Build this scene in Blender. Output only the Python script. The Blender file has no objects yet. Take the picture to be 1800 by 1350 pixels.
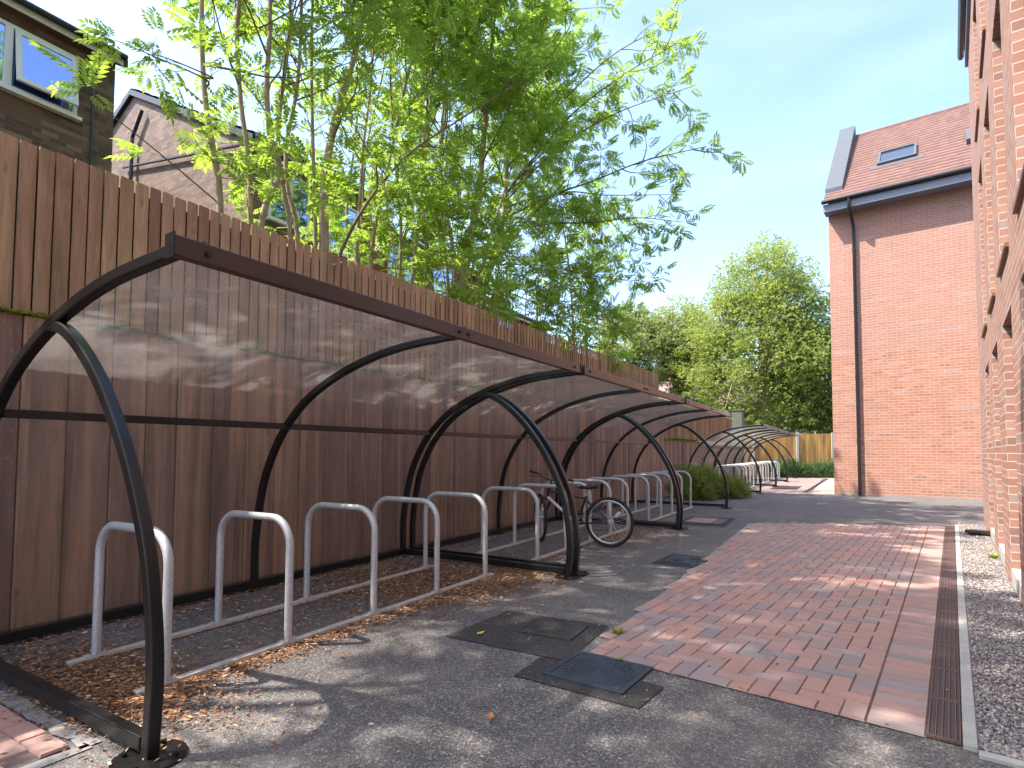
import bpy, math, random
import numpy as np
from mathutils import Vector, Matrix
R = math.radians
rnd = random.Random(7)
rng = np.random.default_rng(11)
scn = bpy.context.scene
COL = scn.collection

# ------------------------------------------------------------------ helpers
class MB:
    """collects faces; build() links them as ONE mesh object with metre UVs"""
    def __init__(s): s.v = []; s.f = []; s.uv = {}
    def quad(s, a, b, c, d, uv=None):
        i = len(s.v); s.v += [tuple(a), tuple(b), tuple(c), tuple(d)]; s.f.append((i, i+1, i+2, i+3))
        if uv: s.uv[len(s.f)-1] = uv
    def poly(s, pts):
        i = len(s.v); s.v += [tuple(p) for p in pts]; s.f.append(tuple(range(i, i+len(pts))))
    def box(s, x0, x1, y0, y1, z0, z1, M=None):
        i = len(s.v)
        P = [Vector((x, y, z)) for z in (z0, z1) for y in (y0, y1) for x in (x0, x1)]
        if M is not None: P = [M @ p for p in P]
        s.v += [tuple(p) for p in P]
        for q in ((0, 2, 3, 1), (4, 5, 7, 6), (0, 1, 5, 4), (2, 6, 7, 3), (0, 4, 6, 2), (1, 3, 7, 5)):
            s.f.append(tuple(i+k for k in q))
    def prism(s, poly, z0, z1):
        n = len(poly); i = len(s.v)
        s.v += [(x, y, z0) for x, y in poly] + [(x, y, z1) for x, y in poly]
        s.f.append(tuple(i+n-1-k for k in range(n))); s.f.append(tuple(i+n+k for k in range(n)))
        for k in range(n):
            j = (k+1) % n; s.f.append((i+k, i+j, i+n+j, i+n+k))
    def tube(s, pts, rad, n=8, caps=True, closed=False):
        P = [Vector(p) for p in pts]; m = len(P)
        if not hasattr(rad, '__len__'): rad = [rad]*m
        up = None; base = len(s.v)
        for k in range(m):
            if closed: t = P[(k+1) % m]-P[k-1]
            else: t = P[min(k+1, m-1)]-P[max(k-1, 0)]
            t = t.normalized() if t.length > 1e-9 else Vector((0, 0, 1))
            if up is None:
                up = Vector((0, 0, 1)) if abs(t.z) < .9 else Vector((1, 0, 0))
            a = (up - t*up.dot(t)); a = a.normalized() if a.length > 1e-6 else t.orthogonal().normalized()
            up = a; b = t.cross(a)
            for j in range(n):
                an = 2*math.pi*j/n
                s.v.append(tuple(P[k]+(a*math.cos(an)+b*math.sin(an))*rad[k]))
        for k in range(m if closed else m-1):
            k2 = (k+1) % m
            for j in range(n):
                j2 = (j+1) % n
                s.f.append((base+k*n+j, base+k*n+j2, base+k2*n+j2, base+k2*n+j))
        if caps and not closed:
            s.f.append(tuple(base+n-1-j for j in range(n)))
            s.f.append(tuple(base+(m-1)*n+j for j in range(n)))
    def sweep_xz(s, path, y0, y1, t):
        """rectangular bar bent in the xz plane"""
        n = len(path); base = len(s.v)
        for k in range(n):
            a = Vector(path[max(k-1, 0)]); b = Vector(path[min(k+1, n-1)])
            d = (b-a).normalized(); nn = Vector((-d.y, d.x))*t/2; p = Vector(path[k])
            for q, y in ((p+nn, y0), (p+nn, y1), (p-nn, y1), (p-nn, y0)): s.v.append((q.x, y, q.y))
        for k in range(n-1):
            for j in range(4):
                j2 = (j+1) % 4
                s.f.append((base+k*4+j, base+(k+1)*4+j, base+(k+1)*4+j2, base+k*4+j2))
        s.f.append((base, base+1, base+2, base+3)); e = base+(n-1)*4
        s.f.append((e+3, e+2, e+1, e))
    def cyl(s, c, r, h, n=20, axis='z'):
        c = Vector(c); d = {'x': Vector((1, 0, 0)), 'y': Vector((0, 1, 0)), 'z': Vector((0, 0, 1))}[axis]
        s.tube([c, c+d*h], r, n)
    def build(s, name, mat, parent=None, smooth=False, bevel=0, seg=2, kind=None, ang=40):
        me = bpy.data.meshes.new(name)
        me.from_pydata(s.v, [], s.f)
        uvl = me.uv_layers.new(name='UVMap')
        data = np.zeros(len(me.loops)*2, dtype=np.float32)
        for p in me.polygons:
            n = p.normal; ax = max(range(3), key=lambda k: abs(n[k]))
            cu = s.uv.get(p.index)
            for q, li in enumerate(p.loop_indices):
                if cu: u, v = cu[q]
                else:
                    co = me.vertices[me.loops[li].vertex_index].co
                    u, v = ((co.y, co.z), (co.x, co.z), (co.x, co.y))[ax]
                data[2*li] = u; data[2*li+1] = v
        uvl.data.foreach_set('uv', data)
        if smooth:
            me.polygons.foreach_set('use_smooth', [True]*len(me.polygons))
            try: me.set_sharp_from_angle(angle=R(ang))
            except Exception: pass
        me.materials.append(mat)
        o = bpy.data.objects.new(name, me); COL.objects.link(o)
        if parent is not None: o.parent = parent
        if bevel:
            b = o.modifiers.new('Bevel', 'BEVEL'); b.width = bevel; b.segments = seg; b.limit_method = 'ANGLE'; b.angle_limit = R(35)
        if kind: o['kind'] = kind
        return o

def thing(name, label, cat, loc=(0, 0, 0), rz=0, group=None):
    o = bpy.data.objects.new(name, None); COL.objects.link(o)
    o.location = loc; o.rotation_euler = (0, 0, rz); o.empty_display_size = .2
    return tag(o, label, cat, group)
def tag(o, label, cat, group=None, kind=None):
    o['label'] = label; o['category'] = cat
    if group: o['group'] = group
    if kind: o['kind'] = kind
    return o
def copy_tree(o, parent=None):
    c = o.copy(); COL.objects.link(c); c.parent = parent
    for ch in list(o.children): copy_tree(ch, c)
    return c

def spline(P, n=6):
    P = [Vector(p) for p in P]; out = []
    for k in range(len(P)-1):
        p0 = P[k-1] if k else P[0]*2-P[1]; p1 = P[k]; p2 = P[k+1]; p3 = P[k+2] if k+2 < len(P) else P[-1]*2-P[-2]
        for j in range(n):
            t = j/n
            out.append(.5*((2*p1)+(p2-p0)*t+(2*p0-5*p1+4*p2-p3)*t*t+(3*p1-p0-3*p2+p3)*t**3))
    out.append(P[-1]); return out

# ------------------------------------------------------------------ materials
class NT:
    def __init__(s, name):
        s.m = bpy.data.materials.new(name); s.m.use_nodes = True; s.t = s.m.node_tree
        for n in list(s.t.nodes): s.t.nodes.remove(n)
        s.out = s.n('ShaderNodeOutputMaterial')
    def n(s, typ, inp=None, **kw):
        n = s.t.nodes.new(typ)
        for k, v in kw.items(): setattr(n, k, v)
        if inp:
            for k, v in inp.items(): s.set(n, k, v)
        return n
    def set(s, n, k, v):
        sock = n.inputs[k]
        if isinstance(v, bpy.types.NodeSocket): s.t.links.new(v, sock)
        elif isinstance(v, bpy.types.Node): s.t.links.new(v.outputs[0], sock)
        else:
            if isinstance(v, (tuple, list)) and len(v) == 3 and sock.type == 'RGBA': v = (*v, 1)
            sock.default_value = v
    def math(s, op, a, b=0.0, c=0.0): return s.n('ShaderNodeMath', {0: a, 1: b, 2: c}, operation=op).outputs[0]
    def mix(s, f, a, b, blend='MIX'):
        n = s.n('ShaderNodeMix', data_type='RGBA', blend_type=blend)
        s.set(n, 0, f); s.set(n, 6, a); s.set(n, 7, b); return n.outputs[2]
    def ramp(s, f, stops, interp='LINEAR'):
        n = s.n('ShaderNodeValToRGB'); s.set(n, 0, f); cr = n.color_ramp; cr.interpolation = interp
        while len(cr.elements) < len(stops): cr.elements.new(.5)
        for e, (p, c) in zip(cr.elements, stops):
            e.position = p; e.color = (*c, 1) if len(c) == 3 else c
        return n.outputs[0]
    def noise(s, vec, scale, detail=4, rough=.55, dist=0):
        n = s.n('ShaderNodeTexNoise', {'Scale': scale, 'Detail': detail, 'Roughness': rough, 'Distortion': dist})
        if vec is not None: s.set(n, 'Vector', vec)
        return n.outputs[0]
    def obj(s): return s.n('ShaderNodeTexCoord').outputs['Object']
    def uv(s): return s.n('ShaderNodeTexCoord').outputs['UV']
    def pos(s): return s.n('ShaderNodeNewGeometry').outputs['Position']
    def isl(s): return s.n('ShaderNodeNewGeometry').outputs['Random Per Island']
    def mapv(s, v, scale=(1, 1, 1), loc=(0, 0, 0), rot=(0, 0, 0)):
        return s.n('ShaderNodeMapping', {'Vector': v, 'Scale': scale, 'Location': loc, 'Rotation': rot}).outputs[0]
    def bump(s, h, strength=.4, dist=.01): return s.n('ShaderNodeBump', {'Strength': strength, 'Distance': dist, 'Height': h}).outputs[0]
    def pbsdf(s, **kw):
        n = s.n('ShaderNodeBsdfPrincipled')
        for k, v in kw.items(): s.set(n, k.replace('_', ' '), v)
        return n
    def done(s, sh): s.t.links.new(sh.outputs[0] if isinstance(sh, bpy.types.Node) else sh, s.out.inputs[0]); return s.m

def m_simple(name, col, rough=.5, metal=0, var=.15, scale=8, bump=0, coat=0):
    t = NT(name); nz = t.noise(t.obj(), scale, 5)
    c = t.mix(nz, tuple(x*(1-var) for x in col), tuple(min(1, x*(1+var)) for x in col))
    kw = dict(Base_Color=c, Roughness=t.math('MULTIPLY_ADD', nz, .15, rough-.07), Metallic=metal)
    if bump: kw['Normal'] = t.bump(t.noise(t.obj(), scale*6), bump, .005)
    if coat: kw['Coat_Weight'] = coat; kw['Coat_Roughness'] = .12
    return t.done(t.pbsdf(**kw))

def m_brick(name, stops, mortar, w=.225, h=.075, ms=.010, stain=.25, bump=.5, grime=(.25, .2, .17), batch=False):
    t = NT(name); uv = t.uv()
    br = t.n('ShaderNodeTexBrick', {'Vector': uv, 'Scale': 1.0, 'Mortar Size': ms/2, 'Mortar Smooth': .15, 'Brick Width': w, 'Row Height': h, 'Color1': (0, 0, 0, 1), 'Color2': (0, 0, 0, 1), 'Mortar': (1, 1, 1, 1)})
    br.offset = .5
    sep = t.n('ShaderNodeSeparateXYZ', {0: uv})
    row = t.math('FLOOR', t.math('DIVIDE', sep.outputs[1], h))
    sh = t.math('MULTIPLY', t.math('FLOORED_MODULO', row, 2.0), .5)
    col = t.math('FLOOR', t.math('ADD', t.math('DIVIDE', sep.outputs[0], w), sh))
    cmb = t.n('ShaderNodeCombineXYZ', {0: col, 1: row})
    wn = t.n('ShaderNodeTexWhiteNoise', {'Vector': cmb.outputs[0]}, noise_dimensions='2D')
    bc = t.ramp(wn.outputs[0], stops, 'LINEAR')
    bc = t.mix(t.math('MULTIPLY', t.noise(uv, 40, 4, .7), .35), bc, t.mix(.5, bc, (0.08, .05, .04)))
    big = t.noise(uv, .55, 5, .6)
    bc = t.mix(t.math('MULTIPLY', t.ramp(big, [(.42, (0, 0, 0)), (.75, (1, 1, 1))]), stain), bc, grime)
    if batch:      # upper lift laid in pinker bricks, with greyish runs of headers
        up = t.ramp(t.math('DIVIDE', t.math('ADD', sep.outputs[1], t.math('MULTIPLY', t.noise(t.mapv(uv, (.2, 3, 1)), 1.0, 2), .25)), 10.0), [(.40, (0, 0, 0)), (.41, (1, 1, 1))])
        bc = t.mix(t.math('MULTIPLY', up, .5), bc, (.40, .215, .175))
        gr = t.noise(t.mapv(uv, (.8, 6, 1)), 1.0, 3, .6)
        bc = t.mix(t.math('MULTIPLY', t.ramp(gr, [(.58, (0, 0, 0)), (.66, (1, 1, 1))]), .5), bc, (.40, .30, .285))
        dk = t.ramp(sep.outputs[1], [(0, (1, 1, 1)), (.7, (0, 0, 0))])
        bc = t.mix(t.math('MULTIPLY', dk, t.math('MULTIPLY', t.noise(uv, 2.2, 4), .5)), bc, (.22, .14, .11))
    c = t.mix(br.outputs[1], bc, mortar)
    hgt = t.math('SUBTRACT', 1.0, br.outputs[1])
    hgt = t.math('ADD', hgt, t.math('MULTIPLY', t.noise(uv, 60, 3), .35))
    return t.done(t.pbsdf(Base_Color=c, Roughness=.85, Normal=t.bump(hgt, bump, .006)))

def m_wood(name, stops, stain=(.03, .018, .012), sfac=.5, streak=(2.5, 30), rough=.8, green=0, orange=0):
    t = NT(name); ob = t.pos(); isl = t.isl()
    off = t.n('ShaderNodeCombineXYZ', {0: t.math('MULTIPLY', isl, 37), 1: t.math('MULTIPLY', isl, 91), 2: t.math('MULTIPLY', isl, 53)}).outputs[0]
    v = t.n('ShaderNodeVectorMath', {0: ob, 1: off}, operation='ADD').outputs[0]
    base = t.ramp(isl, stops)
    grain = t.noise(t.mapv(v, (streak[1], streak[1], streak[0])), 1.0, 5, .65, 1.2)
    c = t.mix(t.ramp(grain, [(.3, (0, 0, 0)), (.7, (1, 1, 1))]), t.mix(.42, base, stain), base)
    st = t.noise(t.mapv(ob, (5, 5, .7)), 1.0, 5, .6, .4)
    c = t.mix(t.math('MULTIPLY', t.ramp(st, [(.45, (0, 0, 0)), (.68, (1, 1, 1))]), sfac), c, stain)
    kn = t.n('ShaderNodeTexVoronoi', {'Vector': t.mapv(v, (9, 9, 3.2)), 'Scale': 1.0}).outputs['Distance']
    c = t.mix(t.math('MULTIPLY', t.ramp(kn, [(.06, (1, 1, 1)), (.17, (0, 0, 0))]), .7), c, t.mix(.7, base, stain))
    fine = t.noise(v, 55, 3, .7)
    c = t.mix(t.math('MULTIPLY', t.ramp(fine, [(.62, (0, 0, 0)), (.75, (1, 1, 1))]), .18), c, (.32, .25, .2))
    if orange:
        o1 = t.noise(t.mapv(ob, (9, 11, .32)), 1.0, 4, .6, .3)
        c = t.mix(t.math('MULTIPLY', t.ramp(o1, [(.50, (0, 0, 0)), (.66, (1, 1, 1))]), orange), c, (.48, .28, .165))
        o2 = t.noise(t.mapv(ob, (7, 8, .25), (3.3, 1.7, 9)), 1.0, 4, .6, .3)
        c = t.mix(t.math('MULTIPLY', t.ramp(o2, [(.5, (0, 0, 0)), (.72, (1, 1, 1))]), .6), c, (.065, .042, .036))
        o3 = t.noise(ob, 52, 3, .75)
        c = t.mix(t.math('MULTIPLY', t.ramp(o3, [(.62, (0, 0, 0)), (.70, (1, 1, 1))]), .6), c, (.45, .37, .32))
    if green:
        g = t.noise(t.mapv(ob, (3, 3, 1.2)), 1.3, 4)
        c = t.mix(t.math('MULTIPLY', t.ramp(g, [(.55, (0, 0, 0)), (.7, (1, 1, 1))]), green), c, (.10, .11, .03))
    return t.done(t.pbsdf(Base_Color=c, Roughness=rough, Normal=t.bump(grain, .35, .006)))

def m_asphalt(name, dark, light, speck=.5, dust=.4, dustcol=(.30, .26, .235)):
    t = NT(name); p = t.pos()
    vo = t.n('ShaderNodeTexVoronoi', {'Vector': p, 'Scale': 210.0}); vo2 = t.n('ShaderNodeTexVoronoi', {'Vector': p, 'Scale': 105.0})
    wn = t.n('ShaderNodeSeparateColor', {0: vo.outputs['Color']}).outputs[0]
    wn2 = t.n('ShaderNodeSeparateColor', {0: vo2.outputs['Color']}).outputs[1]
    c = t.mix(t.ramp(wn, [(.35, (0, 0, 0)), (.95, (1, 1, 1))]), dark, light)
    c = t.mix(t.math('MULTIPLY', t.ramp(wn2, [(.88, (0, 0, 0)), (.91, (1, 1, 1))]), speck), c, (.50, .46, .43))
    big = t.noise(p, .8, 7, .68, .8)
    c = t.mix(t.math('MULTIPLY', t.ramp(big, [(.42, (0, 0, 0)), (.72, (1, 1, 1))]), dust), c, dustcol)
    hh = t.math('ADD', vo.outputs['Distance'], t.math('MULTIPLY', vo2.outputs['Distance'], .6))
    return t.done(t.pbsdf(Base_Color=c, Roughness=.9, Normal=t.bump(hh, .8, .006)))

def m_leaf(name, a, b, trans, tw=.45):
    t = NT(name); isl = t.isl(); nz = t.noise(t.pos(), .9, 3)
    f = t.math('MULTIPLY_ADD', nz, .9, t.math('MULTIPLY_ADD', isl, .6, -.3))
    c = t.mix(f, a, b)
    pb = t.pbsdf(Base_Color=c, Roughness=.45); t.set(pb, 'Specular IOR Level', .35)
    tr = t.n('ShaderNodeBsdfTranslucent', {'Color': t.mix(f, trans, tuple(x*1.35 for x in trans))})
    return t.done(t.n('ShaderNodeMixShader', {0: tw, 1: pb.outputs[0], 2: tr.outputs[0]}))

def m_bark(name, a, b, moss=(.16, .17, .06)):
    t = NT(name); p = t.pos()
    n1 = t.noise(t.mapv(p, (14, 14, 4)), 1.6, 6, .7, .5); n2 = t.noise(p, 3.0, 4)
    c = t.mix(t.ramp(n1, [(.3, (0, 0, 0)), (.7, (1, 1, 1))]), a, b)
    c = t.mix(t.math('MULTIPLY', t.ramp(n2, [(.5, (0, 0, 0)), (.7, (1, 1, 1))]), .45), c, moss)
    return t.done(t.pbsdf(Base_Color=c, Roughness=.9, Normal=t.bump(n1, .5, .02)))

def m_sheet(name):
    t = NT(name); p = t.pos()
    n1 = t.noise(t.mapv(p, (3.5, 2.2, 3.5)), 1.0, 6, .62, .8); n2 = t.noise(p, 26, 5, .7); n3 = t.noise(p, 90, 2, .6)
    d = t.math('MULTIPLY', t.ramp(n1, [(.38, (0, 0, 0)), (.9, (1, 1, 1))]), .12)
    d = t.math('ADD', d, t.math('MULTIPLY', t.ramp(n2, [(.5, (0, 0, 0)), (.8, (1, 1, 1))]), .09))
    d = t.math('ADD', d, t.math('MULTIPLY', t.ramp(n3, [(.66, (0, 0, 0)), (.74, (1, 1, 1))]), .22))
    hz = t.math('MULTIPLY', t.n('ShaderNodeMapRange', {0: t.n('ShaderNodeSeparateXYZ', {0: p}).outputs[2], 1: 1.5, 2: 1.85}).outputs[0], t.math('MULTIPLY_ADD', t.ramp(n1, [(.3, (0, 0, 0)), (.8, (1, 1, 1))]), .12, .085))
    d = t.math('ADD', d, t.math('ADD', hz, .03))
    clear = t.n('ShaderNodeBsdfTransparent', {'Color': (.92, .90, .885, 1)})
    gl = t.n('ShaderNodeBsdfGlossy', {'Color': (1, 1, 1, 1), 'Roughness': .28})
    lw = t.n('ShaderNodeLayerWeight', {'Blend': .5}).outputs['Facing']
    fr = t.math('MULTIPLY_ADD', t.math('POWER', lw, 4.5), .38, .06)
    a = t.n('ShaderNodeMixShader', {0: fr, 1: clear.outputs[0], 2: gl.outputs[0]})
    dif = t.n('ShaderNodeBsdfDiffuse', {'Color': (.42, .40, .38, 1)}); trl = t.n('ShaderNodeBsdfTranslucent', {'Color': (.58, .56, .54, 1)})
    dd = t.n('ShaderNodeMixShader', {0: .5, 1: dif.outputs[0], 2: trl.outputs[0]})
    return t.done(t.n('ShaderNodeMixShader', {0: d, 1: a.outputs[0], 2: dd.outputs[0]}))

def m_window(name, tint=(.35, .5, .75), mixf=.5, base=(.03, .05, .09)):
    t = NT(name)
    gl = t.n('ShaderNodeBsdfGlossy', {'Color': (*tint, 1), 'Roughness': .02})
    pb = t.pbsdf(Base_Color=base, Roughness=.15)
    return t.done(t.n('ShaderNodeMixShader', {0: mixf, 1: pb.outputs[0], 2: gl.outputs[0]}))

BRICK_STOPS = [(0, (.24, .13, .115)), (.1, (.31, .145, .108)), (.35, (.345, .165, .122)), (.7, (.375, .182, .135)), (.88, (.40, .21, .155)), (.95, (.33, .235, .205)), (1, (.30, .22, .2))]
M = {}
M['brick'] = m_brick('new_red_brick', BRICK_STOPS, (.50, .40, .33), stain=.12)
M['brick_far'] = m_brick('new_red_brick_wall', [(0, (.30, .155, .125)), (.12, (.40, .185, .122)), (.5, (.435, .198, .130)), (.9, (.47, .23, .152)), (1, (.42, .27, .225))], (.50, .36, .29), stain=.25, grime=(.44, .25, .19), bump=.35, batch=True)
M['old_brick'] = m_brick('old_brown_brick', [(0, (.09, .055, .04)), (.4, (.15, .092, .066)), (.8, (.19, .12, .09)), (1, (.25, .17, .13))], (.13, .105, .085), stain=.3, grime=(.08, .055, .04))
M['pink_brick'] = m_brick('pink_brown_brick', [(0, (.14, .092, .068)), (.4, (.205, .138, .102)), (.8, (.255, .172, .13)), (1, (.31, .22, .17))], (.22, .17, .14), stain=.3, grime=(.22, .16, .13))
M['red_clad'] = m_simple('red_hanging_tiles', (.22, .075, .045), .8, 0, .35, 20)
M['fence'] = m_wood('stained_fence_boards', [(0, (.33, .185, .10)), (.3, (.47, .28, .15)), (.6, (.60, .375, .21)), (.85, (.52, .355, .165)), (1, (.66, .44, .27))], stain=(.06, .036, .022), sfac=.45, green=.3)
M['wallwood'] = m_wood('dark_stained_timber', [(0, (.25, .145, .11)), (.4, (.32, .185, .132)), (.75, (.39, .23, .148)), (1, (.46, .275, .165))], stain=(.045, .028, .022), sfac=.5, streak=(1.6, 18), green=.12, orange=.75)
M['amber'] = m_wood('amber_fence_boards', [(0, (.46, .25, .06)), (.5, (.58, .34, .095)), (1, (.66, .42, .15))], stain=(.16, .075, .03), sfac=.7)
M['black'] = m_simple('black_gloss_paint', (.006, .006, .0065), .36, 0, .3, 30, coat=.15)
M['bar'] = m_simple('brick_reflection_black', (.05, .026, .022), .36, 0, .2, 30, coat=.3)  # black bar; the brown of the mirrored brick wall is put into its colour
M['galv'] = m_simple('galvanised_steel', (.52, .52, .52), .5, .4, .38, 55)
M['galv_rail'] = m_simple('dusty_galvanised_rail', (.52, .47, .44), .6, .2, .25, 18)
M['sheet'] = m_sheet('dirty_clear_sheet')
M['asphalt'] = m_asphalt('asphalt', (.062, .057, .056), (.24, .22, .212), .42, .36)
M['asphalt_patch'] = m_asphalt('dark_asphalt_patch', (.028, .026, .025), (.075, .068, .065), .12, .1, (.13, .11, .09))
M['iron'] = m_simple('cast_iron_cover', (.055, .065, .085), .5, .4, .3, 40, .4)
M['dusty_iron'] = m_simple('dusty_iron_cover', (.043, .040, .037), .8, 0, .5, 14, .4)
M['concrete'] = m_simple('pale_concrete', (.42, .40, .37), .9, 0, .25, 14, .4)
M['mortar'] = m_simple('pale_mortar', (.27, .255, .25), .95, 0, .4, 22, .5)
M['grey_metal'] = m_simple('grey_powder_coat', (.17, .18, .20), .45, .1, .12, 10)
M['lead'] = m_simple('dark_grey_flashing', (.085, .095, .11), .65, .0, .15, 3)
M['gutter'] = m_simple('black_gutter', (.022, .022, .026), .35, 0, .2, 10)
M['fascia'] = m_simple('grey_fascia', (.20, .225, .28), .5, 0, .08, 5)
M['white_pvc'] = m_simple('white_pvc', (.78, .78, .77), .4, 0, .04, 6)
M['sill'] = m_simple('rust_brown_metal', (.20, .085, .045), .45, .2, .2, 12)
M['glass'] = m_window('sky_reflecting_glass', (.50, .62, .95), .75, (.05, .09, .22))
M['glass_dark'] = m_window('dark_glass', (.95, .95, .95), .5, (.02, .02, .025)); M['glass_grey'] = m_window('grey_roof_glass', (.55, .6, .65), .35, (.06, .07, .08))
M['soil'] = m_simple('garden_soil', (.07, .055, .035), .95, 0, .5, 3, .6)
M['tyre'] = m_simple('tyre_rubber', (.02, .02, .02), .75, 0, .2, 40)
M['chrome'] = m_simple('brushed_alloy', (.62, .62, .62), .3, .85, .1, 20)
M['bikeblack'] = m_simple('black_bike_frame', (.02, .02, .024), .28, 0, .2, 20, coat=.6)
M['bikewhite'] = m_simple('white_bike_frame', (.6, .6, .63), .35, 0, .1, 20)
M['plastic'] = m_simple('black_plastic', (.015, .015, .017), .5, 0, .2, 20)
M['reflector'] = m_simple('white_reflector', (.75, .74, .72), .25, 0, .05, 20)
M['stone'] = m_simple('weathered_pale_stone', (.11, .125, .095), .9, 0, .3, 9, .5)
M['bark'] = m_bark('ash_bark', (.20, .155, .10), (.48, .40, .28), (.27, .27, .12))
M['twig'] = m_bark('dark_twig_bark', (.10, .075, .05), (.24, .185, .125))
M['leaf'] = m_leaf('ash_leaf', (.10, .175, .028), (.20, .275, .050), (.36, .52, .060), .56)
M['leaf_far'] = m_leaf('broad_crown_leaf', (.15, .19, .05), (.27, .31, .09), (.40, .48, .11), .48)
M['leaf_pale'] = m_leaf('pale_spring_leaf', (.24, .27, .11), (.38, .38, .19), (.42, .5, .16), .45)
M['leaf_dark'] = m_leaf('evergreen_leaf', (.022, .055, .018), (.055, .10, .03), (.05, .10, .02), .25)
M['juniper'] = m_leaf('juniper_needle', (.10, .16, .05), (.34, .37, .09), (.30, .38, .07), .4)
M['ivy'] = m_leaf('ground_ivy_leaf', (.06, .12, .05), (.14, .22, .09), (.12, .2, .05), .3)
M['moss'] = m_leaf('ledge_moss', (.11, .20, .015), (.30, .33, .02), (.25, .35, .02), .3)

t = NT('roof_tile'); isl = t.isl(); uv = t.uv()
sep = t.n('ShaderNodeSeparateXYZ', {0: uv})
cx = t.math('FLOOR', t.math('DIVIDE', sep.outputs[0], .165)); cy = t.math('FLOOR', t.math('DIVIDE', sep.outputs[1], .2))
wn = t.n('ShaderNodeTexWhiteNoise', {'Vector': t.n('ShaderNodeCombineXYZ', {0: cx, 1: cy}).outputs[0]}, noise_dimensions='2D').outputs[0]
M['tile'] = t.done(t.pbsdf(Base_Color=t.ramp(wn, [(0, (.165, .085, .066)), (.5, (.188, .097, .076)), (1, (.21, .112, .09))]), Roughness=.75))
t = NT('old_roof_tile')
M['old_tile'] = t.done(t.pbsdf(Base_Color=t.mix(t.noise(t.obj(), 4, 5), (.05, .045, .045), (.11, .095, .09)), Roughness=.85))
t = NT('pinkish_roof_tile'); wv = t.n('ShaderNodeTexWave', {'Vector': t.obj(), 'Scale': 2.0, 'Distortion': .6}, bands_direction='Z').outputs[1]
M['pink_tile'] = t.done(t.pbsdf(Base_Color=t.mix(wv, (.20, .13, .105), (.34, .25, .21)), Roughness=.85))

t = NT('paving_block'); isl = t.isl(); p = t.pos()
c = t.ramp(isl, [(0, (.26, .23, .235)), (.15, (.33, .23, .215)), (.4, (.43, .245, .205)), (.72, (.49, .255, .20)), (.86, (.43, .29, .255)), (1, (.29, .255, .26))])
c = t.mix(t.math('MULTIPLY', t.noise(p, 30, 5, .7), .4), c, (.30, .22, .19))
big = t.noise(p, .9, 5, .6)
c = t.mix(t.math('MULTIPLY', t.ramp(big, [(.45, (0, 0, 0)), (.75, (1, 1, 1))]), .3), c, (.36, .28, .25))
M['block'] = t.done(t.pbsdf(Base_Color=c, Roughness=.82, Normal=t.bump(t.noise(p, 140, 3), .3, .003)))
M['joint'] = m_simple('sand_joint', (.17, .125, .105), .95, 0, .4, 30)
M['court'] = m_brick('pale_court_paving', [(0, (.30, .22, .2)), (.5, (.38, .28, .25)), (1, (.44, .34, .3))], (.3, .26, .24), w=.2, h=.1, ms=.006, stain=.3, grime=(.4, .33, .3), bump=.2)
t = NT('gravel_base'); p = t.pos(); vo = t.n('ShaderNodeTexVoronoi', {'Vector': p, 'Scale': 60.0})
wn = t.n('ShaderNodeSeparateColor', {0: vo.outputs['Color']}).outputs[0]
M['gravel_base'] = t.done(t.pbsdf(Base_Color=t.ramp(wn, [(0, (.13, .11, .10)), (.5, (.28, .235, .215)), (1, (.45, .39, .36))]), Roughness=.9, Normal=t.bump(vo.outputs['Distance'], -1.0, .012)))
t = NT('pebble'); M['pebble'] = t.done(t.pbsdf(Base_Color=t.ramp(t.isl(), [(0, (.14, .12, .122)), (.4, (.27, .225, .22)), (.75, (.38, .325, .305)), (1, (.56, .51, .47))]), Roughness=.8))
t = NT('dry_litter'); M['litter'] = t.done(t.pbsdf(Base_Color=t.ramp(t.isl(), [(0, (.09, .04, .022)), (.4, (.22, .095, .042)), (.8, (.36, .18, .08)), (.95, (.5, .32, .17)), (1, (.65, .56, .45))]), Roughness=.85))
M['yellow_leaf'] = m_simple('yellow_leaf', (.62, .42, .02), .6, 0, .3, 40)
M['orange_leaf'] = m_simple('orange_leaf', (.42, .17, .04), .6, 0, .3, 40)
M['drain_rib'] = m_simple('rusty_drain_rib', (.17, .095, .075), .7, .1, .3, 25)
M['drain_slat'] = m_simple('plum_brown_slat', (.075, .05, .05), .6, .1, .3, 25)
M['gap_shade'] = m_simple('gap_shade_sheet', (.07, .045, .03), .9, 0, .4, 12)  # dark colour stands in for the shade between fence boards
M['void'] = m_simple('dark_slot', (.012, .010, .010), .9, 0, .2, 20)

# ------------------------------------------------------------------ setting: ground
g = MB(); g.quad((-70, -45, 0), (70, -45, 0), (70, 150, 0), (-70, 150, 0))
g.build('ground', M['asphalt'], kind='structure')
BA = math.atan2(.117, .993)                     # the brick buildings and the paving turn by this much
W0 = Vector((1.114, 6.05, 0))
EX = Vector((math.cos(BA), -math.sin(BA), 0)); EY = Vector((math.sin(BA), math.cos(BA), 0))
def bl(x, y, z=0): return W0+EX*x+EY*y+Vector((0, 0, z))
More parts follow.
